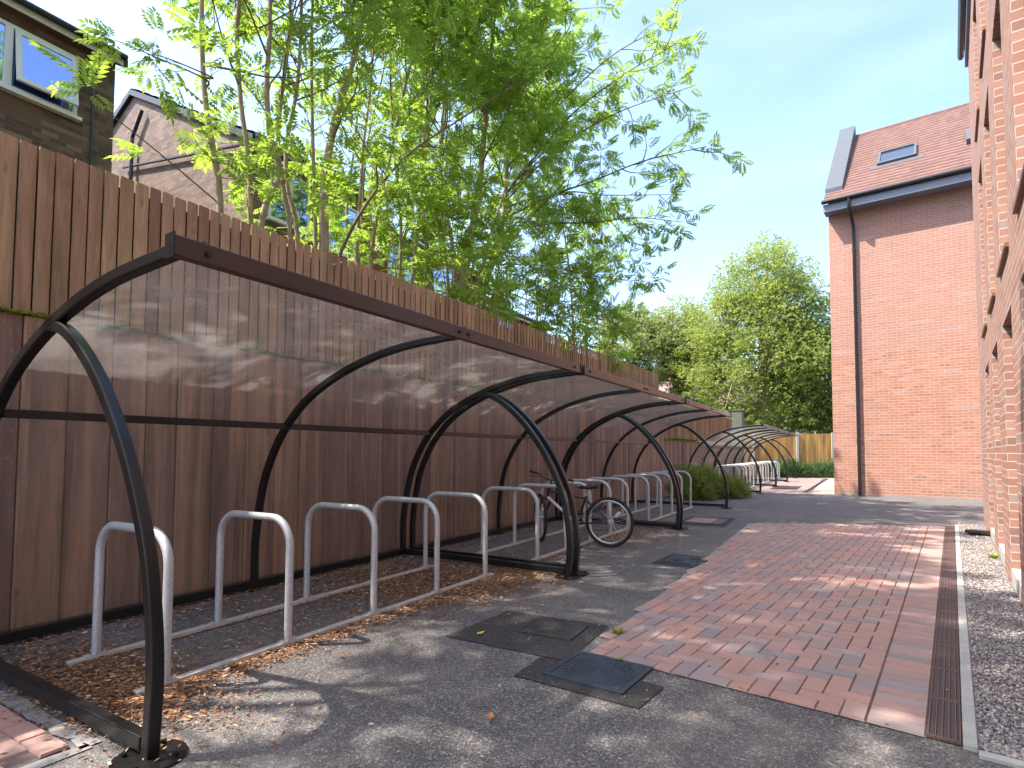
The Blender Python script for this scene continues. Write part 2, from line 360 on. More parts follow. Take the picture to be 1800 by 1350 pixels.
# herringbone paving
def in_poly(x, y, P):
    c = False; n = len(P)
    for i in range(n):
        x1, y1 = P[i]; x2, y2 = P[i-1]
        if (y1 > y) != (y2 > y) and x < (x2-x1)*(y-y1)/(y2-y1)+x1: c = not c
    return c
PAVE = [(-2.146, -3.13), (-.515, -3.13), (-.515, 5.55), (-3.08, 4.03)]
jb = MB(); jb.poly([bl(x, y, .004) for x, y in PAVE]); jb.build('paving_bed', M['joint'], kind='structure')
def brick_top(mb, x0, x1, y0, y1, f):
    gp = .0013; ch = .004; zt = .016+rnd.uniform(-.0018, .0018); x0 += gp; x1 -= gp; y0 += gp; y1 -= gp
    sl = rnd.uniform(-.0015, .0015)
    def P(x, y, z): return f(x, y, z+sl*(1 if x > (x0+x1)/2 else -1))
    a = [P(x0, y0, .006), P(x1, y0, .006), P(x1, y1, .006), P(x0, y1, .006)]
    b = [P(x0+ch, y0+ch, zt), P(x1-ch, y0+ch, zt), P(x1-ch, y1-ch, zt), P(x0+ch, y1-ch, zt)]
    i = len(mb.v); mb.v += [tuple(q) for q in a+b]
    mb.f.append((i+4, i+5, i+6, i+7))
    for k in range(4): mb.f.append((i+k, i+(k+1) % 4, i+4+(k+1) % 4, i+4+k))
def clip_cells(mb, cells, poly, f):
    for x0, x1, y0, y1 in cells:
        cs = [in_poly(x, y, poly) for x in (x0+.01, x1-.01) for y in (y0+.01, y1-.01)]
        if all(cs): brick_top(mb, x0, x1, y0, y1, f)
        elif any(cs):                        # cut brick: keep its inside halves
            if x1-x0 > y1-y0: hs = [(x0, (x0+x1)/2, y0, y1), ((x0+x1)/2, x1, y0, y1)]
            else: hs = [(x0, x1, y0, (y0+y1)/2), (x0, x1, (y0+y1)/2, y1)]
            for h in hs:
                if in_poly((h[0]+h[1])/2, (h[2]+h[3])/2, poly): brick_top(mb, *h, f)
def herring(xa, xb, ya, yb, b=.1):
    out = []; nx = int((xb-xa)/b)+4; ny = int((yb-ya)/b)+4
    for j in range(-2, ny):
        for i in range(-2, nx):
            k = (i-j) % 4
            if k == 0: out.append((xa+i*b, xa+(i+2)*b, ya+j*b, ya+(j+1)*b))
            elif k == 3: out.append((xa+i*b, xa+(i+1)*b, ya+(j-1)*b+b*0, ya+(j+1)*b)) if False else out.append((xa+i*b, xa+(i+1)*b, ya+j*b, ya+(j+2)*b))
    return out
pv = MB()
MAIN = [(-2.15, -3.13), (-.735, -3.13), (-.735, 5.40), (-3.08, 4.03)]
# in the 90-degree herringbone the horizontal brick starts where (i-j)%4==0 and the upright one where (i-j)%4==3 (it covers j and j+1)
clip_cells(pv, herring(-3.135, -.735, -3.13, 5.6), MAIN, bl)
y = -3.13
while y < 5.45:
    brick_top(pv, -.732, -.518, y, y+.1, bl); y += .1
pv.build('block_paving', M['block'], kind='structure')
# small brick paving at the near left corner
pv2 = MB(); jb2 = MB(); P2 = [(-5.0, -2.0), (-2.72, -2.0), (-2.72, 1.10), (-5.0, 1.10)]
jb2.poly([(x, y, .004) for x, y in P2]); jb2.build('paving_bed', M['joint'], kind='structure')
y = 1.10
r_ = 0
while y > -1.2:
    x = -2.72-(.1 if r_ % 2 else 0)
    while x > -4.6:
        brick_top(pv2, x-.2, x, y-.1, y, lambda a, b, c: Vector((a, b, c))); x -= .2
    y -= .1; r_ += 1
pv2.build('block_paving', M['block'], kind='structure')
# pale mortar haunch along the paving edges
def strip(pts, w, z, mat, name='mortar_strip'):
    mb = MB(); n = len(pts)
    for k in range(n-1):
        a = Vector(pts[k]); b = Vector(pts[k+1]); d = (b-a).normalized(); nn = Vector((-d.y, d.x, 0)); L = (b-a).length; m = max(2, int(L/.12))
        prev = None
        for j in range(m+1):
            p = a+d*L*j/m; q = [p+nn*w*rnd.uniform(.25, .6), p-nn*w*rnd.uniform(.25, .6)]
            if prev: mb.quad((prev[1].x, prev[1].y, z), (q[1].x, q[1].y, z), (q[0].x, q[0].y, z), (prev[0].x, prev[0].y, z))
            prev = q
    return mb.build(name, mat, kind='structure')
strip([bl(-2.19, -2.6), bl(-3.12, 4.03)], .075, .005, M['mortar'])
strip([(-5, 1.15, 0), (-2.67, 1.15, 0), (-2.67, -1, 0)], .08, .005, M['mortar'])
# dark tarmac patches
def patch(pts, z=.006):
    mb = MB(); mb.poly([(x, y, z) for x, y in pts]); mb.build('tarmac_patch', M['asphalt_patch'], kind='structure')
patch([(-2.29, 2.99), (-2.25, 3.70), (-1.47, 3.75), (-1.435, 3.17), (-1.43, 3.0)])
patch([(-1.59, 2.985), (-1.585, 2.665), (-.885, 2.63), (-.85, 2.935), (-1.4, 3.0), (-1.43, 2.985)])
patch([(-1.90, 6.08), (-1.86, 6.78), (-1.42, 6.75), (-1.38, 6.08)])
patch([(-2.62, 9.55), (-2.62, 10.85), (-1.85, 10.95), (-1.80, 9.65)])
def cover(label, cx, cy, w, d, rz, rings=True, infill=False, mat='iron'):
    th = thing('manhole_cover', label, 'manhole cover', (cx, cy, .009), rz, 'covers set in the tarmac')
    f = MB()
    for a in ((-w/2, w/2, -d/2, -d/2+.03), (-w/2, w/2, d/2-.03, d/2), (-w/2, -w/2+.03, -d/2+.03, d/2-.03), (w/2-.03, w/2, -d/2+.03, d/2-.03)): f.box(*a, -.006, .008)
    f.build('frame', M[mat], th, bevel=.002)
    l = MB(); l.box(-w/2+.034, w/2-.034, -d/2+.034, d/2-.034, -.006, .005)
    if infill:
        l.build('lid', M['joint'], th); b = MB(); yy = -d/2+.04
        while yy < d/2-.1:
            xx = -w/2+.04
            while xx < w/2-.2: brick_top(b, xx, xx+.2, yy, yy+.1, lambda a, c, z: Vector((a, c, z-.003))); xx += .2
            yy += .1
        b.build('brick_infill', M['block'], th)
    else:
        for k in range(1, 9):
            r = k*min(w, d)/2*.115
            l.tube([(r*math.cos(q*math.pi/14), r*math.sin(q*math.pi/14), .005) for q in range(28)], .0045, 5, closed=True)
        for k in range(24):
            a = k*math.pi/12
            for r in (.33, .42): l.box(-.01, .01, -.004, .004, .004, .008, Matrix.Translation((math.cos(a)*r*w*.95, math.sin(a)*r*d*.95, 0)) @ Matrix.Rotation(a, 4, 'Z'))
        l.build('lid', M[mat], th)
cover('blue-grey iron cover with concentric rings cut into the corner of the brick paving', -1.215, 2.95, .46, .42, -.06)
cover('dusty iron cover in the dark tarmac patch beside the brick paving corner', -1.765, 3.48, .40, .34, .06, mat='dusty_iron')
cover('small grey iron cover in tarmac halfway along the brick paving edge', -1.60, 6.42, .38, .42, .02)
cover('recessed cover filled with red bricks beside the middle shelter leg', -2.22, 10.27, .62, .80, .02, infill=True)
# far pale court
c = MB(); c.poly([(-2.75, 18.2, .004), (-.45, 18.75, .004), (-.3, 33.2, .004), (-2.75, 31.2, .004)]); c.build('court_paving', M['court'], kind='structure')
c = MB(); c.poly([(-1.35, 19.2, .008), (-1.25, 19.2, .008), (-1.0, 30, .008), (-1.12, 30, .008)]); c.build('tarmac_patch', M['asphalt_patch'], kind='structure')
c = MB(); c.poly([(-2.4, 20.4, .008), (-1.6, 20.4, .008), (-1.6, 22.6, .008), (-2.4, 22.6, .008)]); c.build('tarmac_patch', M['asphalt_patch'], kind='structure')

# drain channel and concrete edging, in the frame of the building
dr = thing('drain_channel', 'slotted rust brown drain channel between red paving and pale edging', 'drain', bl(0, 0), -BA)
gb = MB(); gb.box(-.515, -.398, -3.12, 5.6, .001, .004); gb.build('channel_bed', M['void'], dr)
L = (5.6+3.12)/18
for k in range(18):
    y0 = -3.12+k*L+.004; y1 = y0+L-.008; q = MB()
    for xx in (-.513, -.4885, -.4655, -.4425, -.4195, -.4045): q.box(xx, xx+.0055, y0, y1, .004, .016)
    for yy in (y0, y1-.012): q.box(-.5074, -.4046, yy, yy+.012, .004, .0145)
    gr = q.build('grate', M['drain_rib'], dr)
    q = MB()
    for xx in (-.5065, -.482, -.459, -.436, -.413): q.box(xx+.001, xx+(.0165 if xx < -.42 else .0075), y0+.014, y1-.014, .004, .0118)
    q.build('slats', M['drain_slat'], gr)
ed = thing('concrete_edging', 'pale concrete edging strip along the gravel bed', 'edging', bl(0, 0), -BA)
y = -3.15
while y < 5.7:
    q = MB(); q.box(-.394, -.346, y+.003, y+.897, 0, .022+rnd.uniform(0, .004)); q.build('edging_block', M['concrete'], ed, bevel=.004); y += .9
q = MB(); q.box(-.346, .02, -3.2, -3.15, 0, .02); q.build('edging_block', M['concrete'], ed, bevel=.004)
gs = MB(); gs.poly([bl(x, y, .008) for x, y in ((-.346, -3.15), (.0, -3.15), (.0, 6.6), (-.346, 6.6))]); gs.build('gravel_strip', M['gravel_base'], kind='structure')

# loose pebbles: one mass nobody could count
def scatter_mesh(name, tv, tf, pos, rot, scl, mat, kind=None, parent=None):
    """many small copies of one template in a single mesh (numpy)"""
    tv = np.asarray(tv, float); n = len(pos); k = len(tv)
    V = np.einsum('nij,kj->nki', rot, tv)*scl[:, None, :] if scl.ndim == 2 and False else np.einsum('nij,nkj->nki', rot, tv[None]*(scl[:, None, :] if scl.ndim == 2 else scl[:, None, None]))
    V = (V+pos[:, None, :]).reshape(-1, 3)
    fl = [len(f) for f in tf]; idx = np.concatenate([np.array(f) for f in tf])
    loops = (idx[None, :]+(np.arange(n)*k)[:, None]).ravel()
    tot = np.tile(np.array(fl), n); start = np.concatenate([[0], np.cumsum(tot)[:-1]])
    me = bpy.data.meshes.new(name); me.vertices.add(len(V)); me.vertices.foreach_set('co', V.astype(np.float32).ravel())
    me.loops.add(len(loops)); me.loops.foreach_set('vertex_index', loops.astype(np.int32))
    me.polygons.add(len(tot)); me.polygons.foreach_set('loop_start', start.astype(np.int32)); me.polygons.foreach_set('loop_total', tot.astype(np.int32))
    me.update(calc_edges=True); me.validate(); me.materials.append(mat)
    o = bpy.data.objects.new(name, me); COL.objects.link(o)
    if parent is not None: o.parent = parent
    if kind: o['kind'] = kind
    return o
def rot_rand(n, tilt=1.0):
    a = rng.uniform(0, 2*np.pi, n); ca, sa = np.cos(a), np.sin(a); Z = np.zeros(n); O = np.ones(n)
    Rz = np.stack([np.stack([ca, -sa, Z], 1), np.stack([sa, ca, Z], 1), np.stack([Z, Z, O], 1)], 1)
    b = rng.normal(0, tilt, n); cb, sb = np.cos(b), np.sin(b)
    Rx = np.stack([np.stack([O, Z, Z], 1), np.stack([Z, cb, -sb], 1), np.stack([Z, sb, cb], 1)], 1)
    return Rz @ Rx
OCT = [(1, 0, 0), (.3, .9, .1), (-.95, .2, 0), (-.2, -1, .05), (.05, 0, .8), (0, 0, -.8)]
OF = [(0, 1, 4), (1, 2, 4), (2, 3, 4), (3, 0, 4), (1, 0, 5), (2, 1, 5), (3, 2, 5), (0, 3, 5)]
n = 11000
yy = -3.14+9.7*rng.uniform(0, 1, n)**1.7; xx = rng.uniform(-.335, -.005, n)
P = np.array([tuple(bl(x, y, .012+z)) for x, y, z in zip(xx, yy, rng.uniform(0, .008, n))])
s = rng.uniform(.005, .0115, n)[:, None]*rng.uniform(.7, 1.2, (n, 3))
o = scatter_mesh('gravel', OCT, OF, P, rot_rand(n, .5), s, M['pebble'], 'stuff'); o['label'] = 'pinkish grey pebbles filling the bed at the foot of the brick wall'; o['category'] = 'gravel'

# leaf litter in and around the shelters: one mass
FL = [(-1, 0, 0), (0, -.33, .06), (1, 0, .02), (0, .33, .06)]
pts = []
def lit(n, x0, x1, y0, y1, soft=.12):
    for _ in range(n):
        pts.append((rnd.uniform(x0, x1)+rnd.gauss(0, soft), rnd.uniform(y0, y1)+rnd.gauss(0, soft)))
def blob(n, cx, cy, sx, sy):
    for _ in range(n): pts.append((rnd.gauss(cx, sx), rnd.gauss(cy, sy)))
lit(6500, -4.42, -4.15, 1.0, 13, .06); blob(6500, -3.4, 1.5, .45, .18); blob(1700, -2.95, 1.45, .16, .12)
blob(15000, -3.45, 4.2, .48, .45); lit(4600, -2.98, -2.84, 1.5, 5.1, .06); blob(1500, -2.75, 4.75, .25, .25)
blob(2600, -3.95, 3.4, .3, .7); lit(2500, -3.7, -2.95, 1.3, 4.9, .1); blob(1500, -2.75, 4.2, .14, .5); blob(2200, -3.2, 7.6, .45, .5); blob(1300, -2.7, 8.2, .25, .5); blob(900, -3.4, 5.9, .4, .3)
lit(900, -3.0, -2.8, 5.2, 9, .08); lit(500, -4.3, -2.5, 9, 13); lit(300, -4.3, -1.2, 1.0, 9, .2); lit(120, -2.4, 0.2, 1.0, 4)
P = np.array([(max(-4.44, x), y, .012+abs(rnd.gauss(0, .006))) for x, y in pts]); n = len(P)
s = rng.uniform(.006, .021, n)
o = scatter_mesh('leaf_litter', FL, [(0, 1, 2, 3)], P, rot_rand(n, .35), s, M['litter'], 'stuff'); o['label'] = 'dry brown leaf and seed litter drifted under the shelters'; o['category'] = 'leaf litter'
# small twigs and seeds sprinkled on the open tarmac
n = 900
P = np.stack([rng.uniform(-2.6, .6, n), 1.0+rng.uniform(0, 1, n)**1.5*11, np.full(n, .011)], 1)
s = rng.uniform(.004, .011, n)
t = NT('pale_seed'); M['seed'] = t.done(t.pbsdf(Base_Color=t.ramp(t.isl(), [(0, (.2, .12, .06)), (.5, (.45, .36, .24)), (1, (.62, .56, .45))]), Roughness=.8))
o = scatter_mesh('fallen_seeds', FL, [(0, 1, 2, 3)], P, rot_rand(n, .2), s, M['seed'], 'stuff'); o['label'] = 'pale seeds and scraps sprinkled over tarmac and paving'; o['category'] = 'seeds'
# single fallen leaves
def fallen(label, x, y, s, rz, mat):
    b = MB(); n = 9
    top = [(s*(k/(n-1)-.5)*2, s*.42*math.sin(math.pi*(k/(n-1))**.8)*(1+.25*(k % 2)), .004+.3*s*abs(k/(n-1)-.5)) for k in range(n)]
    for k in range(n-1):
        a, c = top[k], top[k+1]
        b.quad((a[0], 0, a[2]*.5), (c[0], 0, c[2]*.5), c, a); b.quad((a[0], -a[1], a[2]), (c[0], -c[1], c[2]), (c[0], 0, c[2]*.5), (a[0], 0, a[2]*.5))
    o = b.build('fallen_leaf', mat); o.location = (x, y, .014); o.rotation_euler = (.1, -.12, rz)
    sm = o.modifiers.new('Solid', 'SOLIDIFY'); sm.thickness = .0015
    tag(o, label, 'leaf', 'single fallen leaves')
fallen('bright yellow fallen leaf against the front rail of the nearest rack', -2.96, 1.95, .033, .4, M['yellow_leaf'])
fallen('yellow green leaf lying on the dark tarmac patch', -2.11, 3.13, .03, 1.2, M['yellow_leaf'])
fallen('curled orange leaf on open tarmac in the foreground', -1.42, 2.19, .03, 2.2, M['orange_leaf'])
fallen('orange leaf on tarmac level with the third bike hoop', -2.53, 3.16, .026, .2, M['orange_leaf'])
fallen('small orange leaf on tarmac beside the second bike hoop', -2.57, 2.37, .024, 2.9, M['orange_leaf'])

# ------------------------------------------------------------------ cycle shelters
ARC = [(-4.45, .03), (-4.445, .45), (-4.36, .9), (-4.22, 1.2), (-4.06, 1.41), (-3.84, 1.60), (-3.55, 1.755), (-3.2, 1.875), (-2.8, 1.955), (-2.30, 1.99)]
LEG = [(-2.37, .01), (-2.352, .32), (-2.385, .60), (-2.46, .86), (-2.62, 1.17), (-2.84, 1.46), (-3.06, 1.66), (-3.25, 1.775), (-3.40, 1.81)]
arc = [tuple(p) for p in spline([Vector(p) for p in ARC], 5)]
leg = [tuple(p) for p in spline([Vector(p) for p in LEG], 5)]
BAY = 1.8895; ML = 2*BAY
def offset(path, d):
    out = []
    for k in range(len(path)):
        a = Vector(path[max(k-1, 0)]); b = Vector(path[min(k+1, len(path)-1)]); t_ = (b-a).normalized()
        out.append((path[k][0]-t_.y*d, path[k][1]+t_.x*d))
    return out
def make_shelter(label, y0):
    th = thing('cycle_shelter', label, 'cycle shelter', (-3.4, y0, 0), 0, 'curved cycle shelters')
    X = 3.4
    sh = lambda path: [(x+X, z) for x, z in path]
    for yy in (0, ML):
        h = MB(); h.sweep_xz(sh(arc), yy-.026, yy+.026, .054); ho = h.build('hoop', M['black'], th, bevel=.007)
        l = MB(); l.sweep_xz(sh(leg), yy-.025, yy+.025, .054); lo = l.build('front_leg', M['black'], th, bevel=.007)
        p = MB(); p.cyl((-2.37+X, yy, 0), .13, .012, 28)
        for a in range(4): p.cyl((-2.37+X+.098*math.cos(a*1.571+.6), yy+.098*math.sin(a*1.571+.6), .012), .012, .014, 8)
        p.build('base_plate', M['black'], lo, smooth=True)
        b = MB(); b.box(-4.42+X, -2.402+X, yy-.025, yy+.025, .028, .086); b.build('base_rail', M['black'], th, bevel=.005)
    h = MB(); h.sweep_xz(sh(arc), BAY-.026, BAY+.026, .05); h.build('rib', M['black'], th, bevel=.006)
    for yy in (.0, BAY, ML):
        fp = MB(); fp.box(-4.53+X, -4.385+X, yy-.07, yy+.07, .001, .011); fp.build('foot_plate', M['black'], th)
    r = MB(); r.box(-4.105+X, -4.05+X, .03, ML-.03, 1.375, 1.425); r.build('mid_rail', M['black'], th, bevel=.005)
    r = MB(); r.box(-4.485+X, -4.425+X, .03, ML-.03, .022, .088); r.build('back_rail', M['black'], th, bevel=.005)
    r = MB(); r.box(-2.30+X, -2.252+X, -.032, ML+.032, 1.958, 2.044); r.build('front_bar', M['bar'], th, bevel=.006)
    for yy in (-.038, ML+.032):
        c = MB(); c.box(-2.312+X, -2.248+X, yy, yy+.006, 1.95, 2.05); c.build('end_cap', M['black'], th)
    for yy in (.10, BAY-.05, BAY+.05, ML-.10):
        bo = MB(); bo.cyl((-2.252+X, yy, 2.0), .012, .012, 10, 'x'); bo.build('bolt', M['black'], th, smooth=True)
        bo = MB(); bo.cyl((-2.285+X, yy, 2.044), .011, .012, 10, 'z'); bo.build('bolt', M['black'], th, smooth=True)
    op = offset(arc, .036)
    km = min(range(len(op)), key=lambda k: abs(op[k][1]-1.42))
    for nm, seg in (('back_panel', op[:km+1]), ('roof_panel', op[km:])):
        s = MB(); ny = 8
        seg = [(x, max(z, .05)) for x, z in seg]
        for k in range(len(seg)-1):
            for j in range(ny):
                ya, yb = ML*j/ny, ML*(j+1)/ny
                i = len(s.v)
                s.quad((seg[k][0]+X, ya, seg[k][1]), (seg[k+1][0]+X, ya, seg[k+1][1]), (seg[k+1][0]+X, yb, seg[k+1][1]), (seg[k][0]+X, yb, seg[k][1]))
        me = s.build(nm, M['sheet'], th, smooth=True)
    return th
Y0 = 1.225; STEP = ML+.1622
def make_rack(label, y0):
    th = thing('cycle_rack', label, 'cycle rack', (-3.3655, y0, 0), 0, 'galvanised cycle racks')
    for x in (-.3615, .3615):
        r = MB(); r.box(x-.024, x+.024, -.14, .7273*4+.12, .006, .034); r.build('floor_rail', M['galv_rail'], th, bevel=.004)
    for k in range(5):
        y = k*.7273; pts = []
        H = .775; w = .3615; cr = .17
        pts += [(-w, y, .034), (-w, y, H-cr)]
        for a in range(1, 9): an = math.pi-a*math.pi/16; pts.append((-w+cr+cr*math.cos(an), y, H-cr+cr*math.sin(an)))
        pts.append((w-cr, y, H))
        for a in range(1, 9): an = math.pi/2-a*math.pi/16; pts.append((w-cr+cr*math.cos(an), y, H-cr+cr*math.sin(an)))
        pts.append((w, y, .034))
        h = MB(); h.tube(pts, .0235, 14)
        ho = h.build('hoop', M['galv'], th, smooth=True, ang=60)
        for x in (-w, w):
            f = MB(); f.box(x-.022, x+.022, y-.055, y+.055, .034, .040)
            for dy in (-.042, .042): f.cyl((x, y+dy, .038), .008, .01, 8)
            f.build('foot', M['galv'], ho)
    return th
SL = ['nearest curved black cycle shelter, holding the five empty front hoops', 'middle black cycle shelter of the near row, with the bicycle under it', 'third black cycle shelter of the near row, ending at the juniper shrub',
      'first shelter of the far row, just beyond the juniper shrub', 'middle shelter of the far row beyond the juniper shrub', 'farthest shelter, in front of the amber fence']
RL = ['nearest galvanised rack with five empty hoops', 'galvanised rack with a bicycle leaning in it', 'galvanised rack in the third shelter, next to the juniper shrub',
      'sunlit rack in the first shelter of the far row', 'sunlit rack in the middle shelter of the far row', 'most distant rack, near the amber fence']
ST = [Y0, Y0+STEP, Y0+2*STEP, 18.02, 18.02+STEP, 18.02+2*STEP]
sh0 = make_shelter(SL[0], ST[0]); ra0 = make_rack(RL[0], ST[0]+.39)
for k in range(1, 6):
    c = copy_tree(sh0); c.location.y = ST[k]; c['label'] = SL[k]
    c = copy_tree(ra0); c.location.y = ST[k]+.39; c['label'] = RL[k]

# ------------------------------------------------------------------ bicycle
bk = thing('bicycle', 'black mountain bike with white down tube leaning on a hoop, front wheel turned', 'bicycle', (-2.66, 6.82, 0), math.atan2(-.09, -1.076))
WR = .315; WB = 1.05
def wheel(name, parent, loc, rz):
    w = MB(); w.tube([(WR*.945*math.cos(a*math.pi/20), 0, WR*.945*math.sin(a*math.pi/20)) for a in range(40)], .0195, 9, closed=True)
    wo = w.build(name, M['tyre'], parent, smooth=True); wo.location = loc; wo.rotation_euler = (0, 0, rz)
    r = MB(); r.tube([(WR*.845*math.cos(a*math.pi/20), 0, WR*.845*math.sin(a*math.pi/20)) for a in range(40)], .0125, 8, closed=True); r.build('rim', M['chrome'], wo, smooth=True)
    s = MB()
    for k in range(28):
        a = k*2*math.pi/28; sd = .028 if k % 2 else -.028; b = a+(.5 if k % 4 < 2 else -.5)
        s.tube([(.018*math.cos(b), sd, .018*math.sin(b)), (WR*.84*math.cos(a), 0, WR*.84*math.sin(a))], .0016, 4, caps=False)
    s.build('spokes', M['chrome'], wo)
    h = MB(); h.cyl((0, -.045, 0), .02, .09, 12, 'y'); h.build('hub', M['chrome'], wo, smooth=True)
    q = MB(); q.box(.11, .19, -.012, .012, -.016, .016, Matrix.Rotation(-2.4, 4, 'Y')); q.build('reflector', M['reflector'], wo, bevel=.003)
    return wo
wheel('rear_wheel', bk, (0, 0, WR), 0)
ca = .335; BB = Vector((.43, 0, .27)); ST_ = Vector((.30, 0, .63)); HT = Vector((.815, 0, .70)); HB = Vector((.845, 0, .595)); FA = Vector((1.05*.86+.03, 0, WR))
fr = MB(); fr.tube([BB, ST_], .016, 10); fr.tube([ST_-Vector((0, 0, .03)), HT-Vector((.0, 0, .02))], .016, 10); fr.tube([HB, HT], .021, 12)
for sy in (-1, 1):
    fr.tube([BB+Vector((0, sy*.03, 0)), (0, sy*.062, WR)], .010, 8); fr.tube([ST_-Vector((0, -sy*.018, .06)), (0, sy*.062, WR)], .009, 8)
fr.tube([BB+Vector((0, -.04, 0)), BB+Vector((0, .04, 0))], .026, 12)
fr.build('frame', M['bikeblack'], bk, smooth=True)
d = MB(); d.tube([HB+Vector((-.005, 0, -.0)), BB.lerp(HB, .08)], .021, 12); d.build('down_tube', M['bikewhite'], bk, smooth=True)
sp = MB(); sp.tube([ST_, ST_+Vector((-.035, 0, .10))], .0135, 10); sp.build('seat_post', M['chrome'], bk, smooth=True)
sd = MB(); rows = []
for k in range(11):
    u = k/10; x = -.13+.27*u; wd = .072*(1-u)**.8+.016 if u > .15 else .072-.03*(.15-u)/.15; z = .012*math.sin(u*3.1)*-1+.012*(1-u)
    rows.append([(x, wd*math.cos(a), z+.022*math.sin(a) if math.sin(a) > 0 else z+.026*math.sin(a)) for a in [j*math.pi/5 for j in range(10)]])
i0 = len(sd.v)
for r in rows: sd.v += r
for k in range(10):
    for j in range(10): sd.f.append((i0+k*10+j, i0+k*10+(j+1) % 10, i0+(k+1)*10+(j+1) % 10, i0+(k+1)*10+j))
sd.f.append(tuple(range(i0, i0+10))); sd.f.append(tuple(i0+100+9-j for j in range(10)))
so = sd.build('saddle', M['plastic'], bk, smooth=True, ang=70); so.location = ST_+Vector((-.035, 0, .118))
cr = MB(); cr.tube([BB+Vector((.085*math.cos(a*math.pi/14), -.048, .085*math.sin(a*math.pi/14))) for a in range(28)], .006, 6, closed=True)
cr.tube([BB+Vector((0, -.052, 0)), BB+Vector((.09, -.06, -.14))], .009, 8); cr.tube([BB+Vector((0, .052, 0)), BB+Vector((-.09, .06, .14))], .009, 8)
cr.build('crankset', M['chrome'], bk, smooth=True)
for s_ in (1, -1):
    p = MB(); c0 = BB+Vector((.09*s_, -.11*s_, -.14*s_)); p.box(c0.x-.04, c0.x+.04, c0.y-.045, c0.y+.045, c0.z-.011, c0.z+.011); p.build('pedal', M['plastic'], bk, bevel=.004)
ch = MB(); ch.tube([BB+Vector((0, -.048, .085)), (0, -.045, WR+.04), (-.04, -.045, WR), (0, -.045, WR-.04), (.02, -.045, WR-.11), BB+Vector((0, -.048, -.085))], .004, 5); ch.build('chain', M['plastic'], bk)
for k, r in enumerate((.045, .038)):
    q = MB(); q.cyl((0, -.05+.008*k, WR), r, .006, 20, 'y'); q.build('cog', M['chrome'], bk)
# the steered front end: fork, wheel, stem and bar turn together about the steering axis
steer = -R(52); SM = Matrix.Translation(HB) @ Matrix.Rotation(steer, 4, (HT-HB).normalized()) @ Matrix.Translation(-HB)
def st(v): return SM @ Vector(v)
fk = MB()
for sy in (-1, 1): fk.tube([st(HB+Vector((.0, sy*.055, -.03))), st((.945, sy*.055, .42)), st((.99, sy*.055, WR))], [.017, .016, .011], 9)
fk.tube([st(HB+Vector((0, -.062, -.02))), st(HB+Vector((0, .062, -.02)))], .018, 9)
fk.build('fork', M['bikeblack'], bk, smooth=True)
fc = st((.99, 0, WR)); wheel('front_wheel', bk, (fc.x, fc.y, WR), steer)
sm = MB(); sm.tube([HT, st(HT+Vector((-.03, 0, .09))), st(HT+Vector((.035, 0, .13)))], .016, 9); sm.build('stem', M['plastic'], bk, smooth=True)
hc = HT+Vector((.035, 0, .13))
hb = MB(); hb.tube([st(hc+Vector(v)) for v in ((-.035, .30, .05), (-.015, .16, .045), (0, .06, 0), (0, -.06, 0), (-.015, -.16, .045), (-.035, -.30, .05))], .0115, 9); hb.build('handlebar', M['bikeblack'], bk, smooth=True)
for sy in (1, -1):
    q = MB(); q.tube([st(hc+Vector((-.022, sy*.19, .046))), st(hc+Vector((-.036, sy*.31, .05)))], .017, 9); q.build('grip', M['plastic'], bk, smooth=True)
    q = MB(); q.tube([st(hc+Vector((-.0, sy*.15, .035))), st(hc+Vector((.04, sy*.17, .01))), st(hc+Vector((.035, sy*.28, .0)))], .006, 6); q.build('brake_lever', M['plastic'], bk, smooth=True)
q = MB(); q.tube([st(hc+Vector((.02, .16, .03))), st(hc+Vector((.10, .08, -.02))), st(hc+Vector((.07, 0, -.18))), ST_+Vector((.3, .0, .02)), ST_+Vector((.05, 0, -.02)), (0.02, .05, WR+.12)], .0035, 5); q.build('brake_cable', M['plastic'], bk)

# ------------------------------------------------------------------ timber retaining wall and fences on the left
def boards(mb, x, y0, y1, w, z0, z1, th, jit=.008, zj=.008, lap=True):
    y = y0; k = 0
    while y < y1-.02:
        ww = w*rnd.uniform(.93, 1.07) if not callable(w) else w()
        ye = min(y+ww, y1); z0_ = z0(y) if callable(z0) else z0; z1_ = (z1(y) if callable(z1) else z1)+rnd.uniform(-zj, zj)
        a = rnd.uniform(-jit, jit); tl = .012 if lap else 0
        i = len(mb.v)
        xa, xb = x+a+tl, x+a-.002
        yl = ye-.009 if lap else ye-.005
        mb.v += [(xa-th, y, z0_), (xb-th, yl, z0_), (xb, yl, z0_), (xa, y, z0_), (xa-th, y, z1_), (xb-th, yl, z1_), (xb, yl, z1_), (xa, y, z1_)]
        for q in ((0, 3, 2, 1), (4, 5, 6, 7), (0, 4, 7, 3), (2, 6, 5, 1), (3, 7, 6, 2), (0, 1, 5, 4)): mb.f.append(tuple(i+t_ for t_ in q))
        y = ye; k += 1
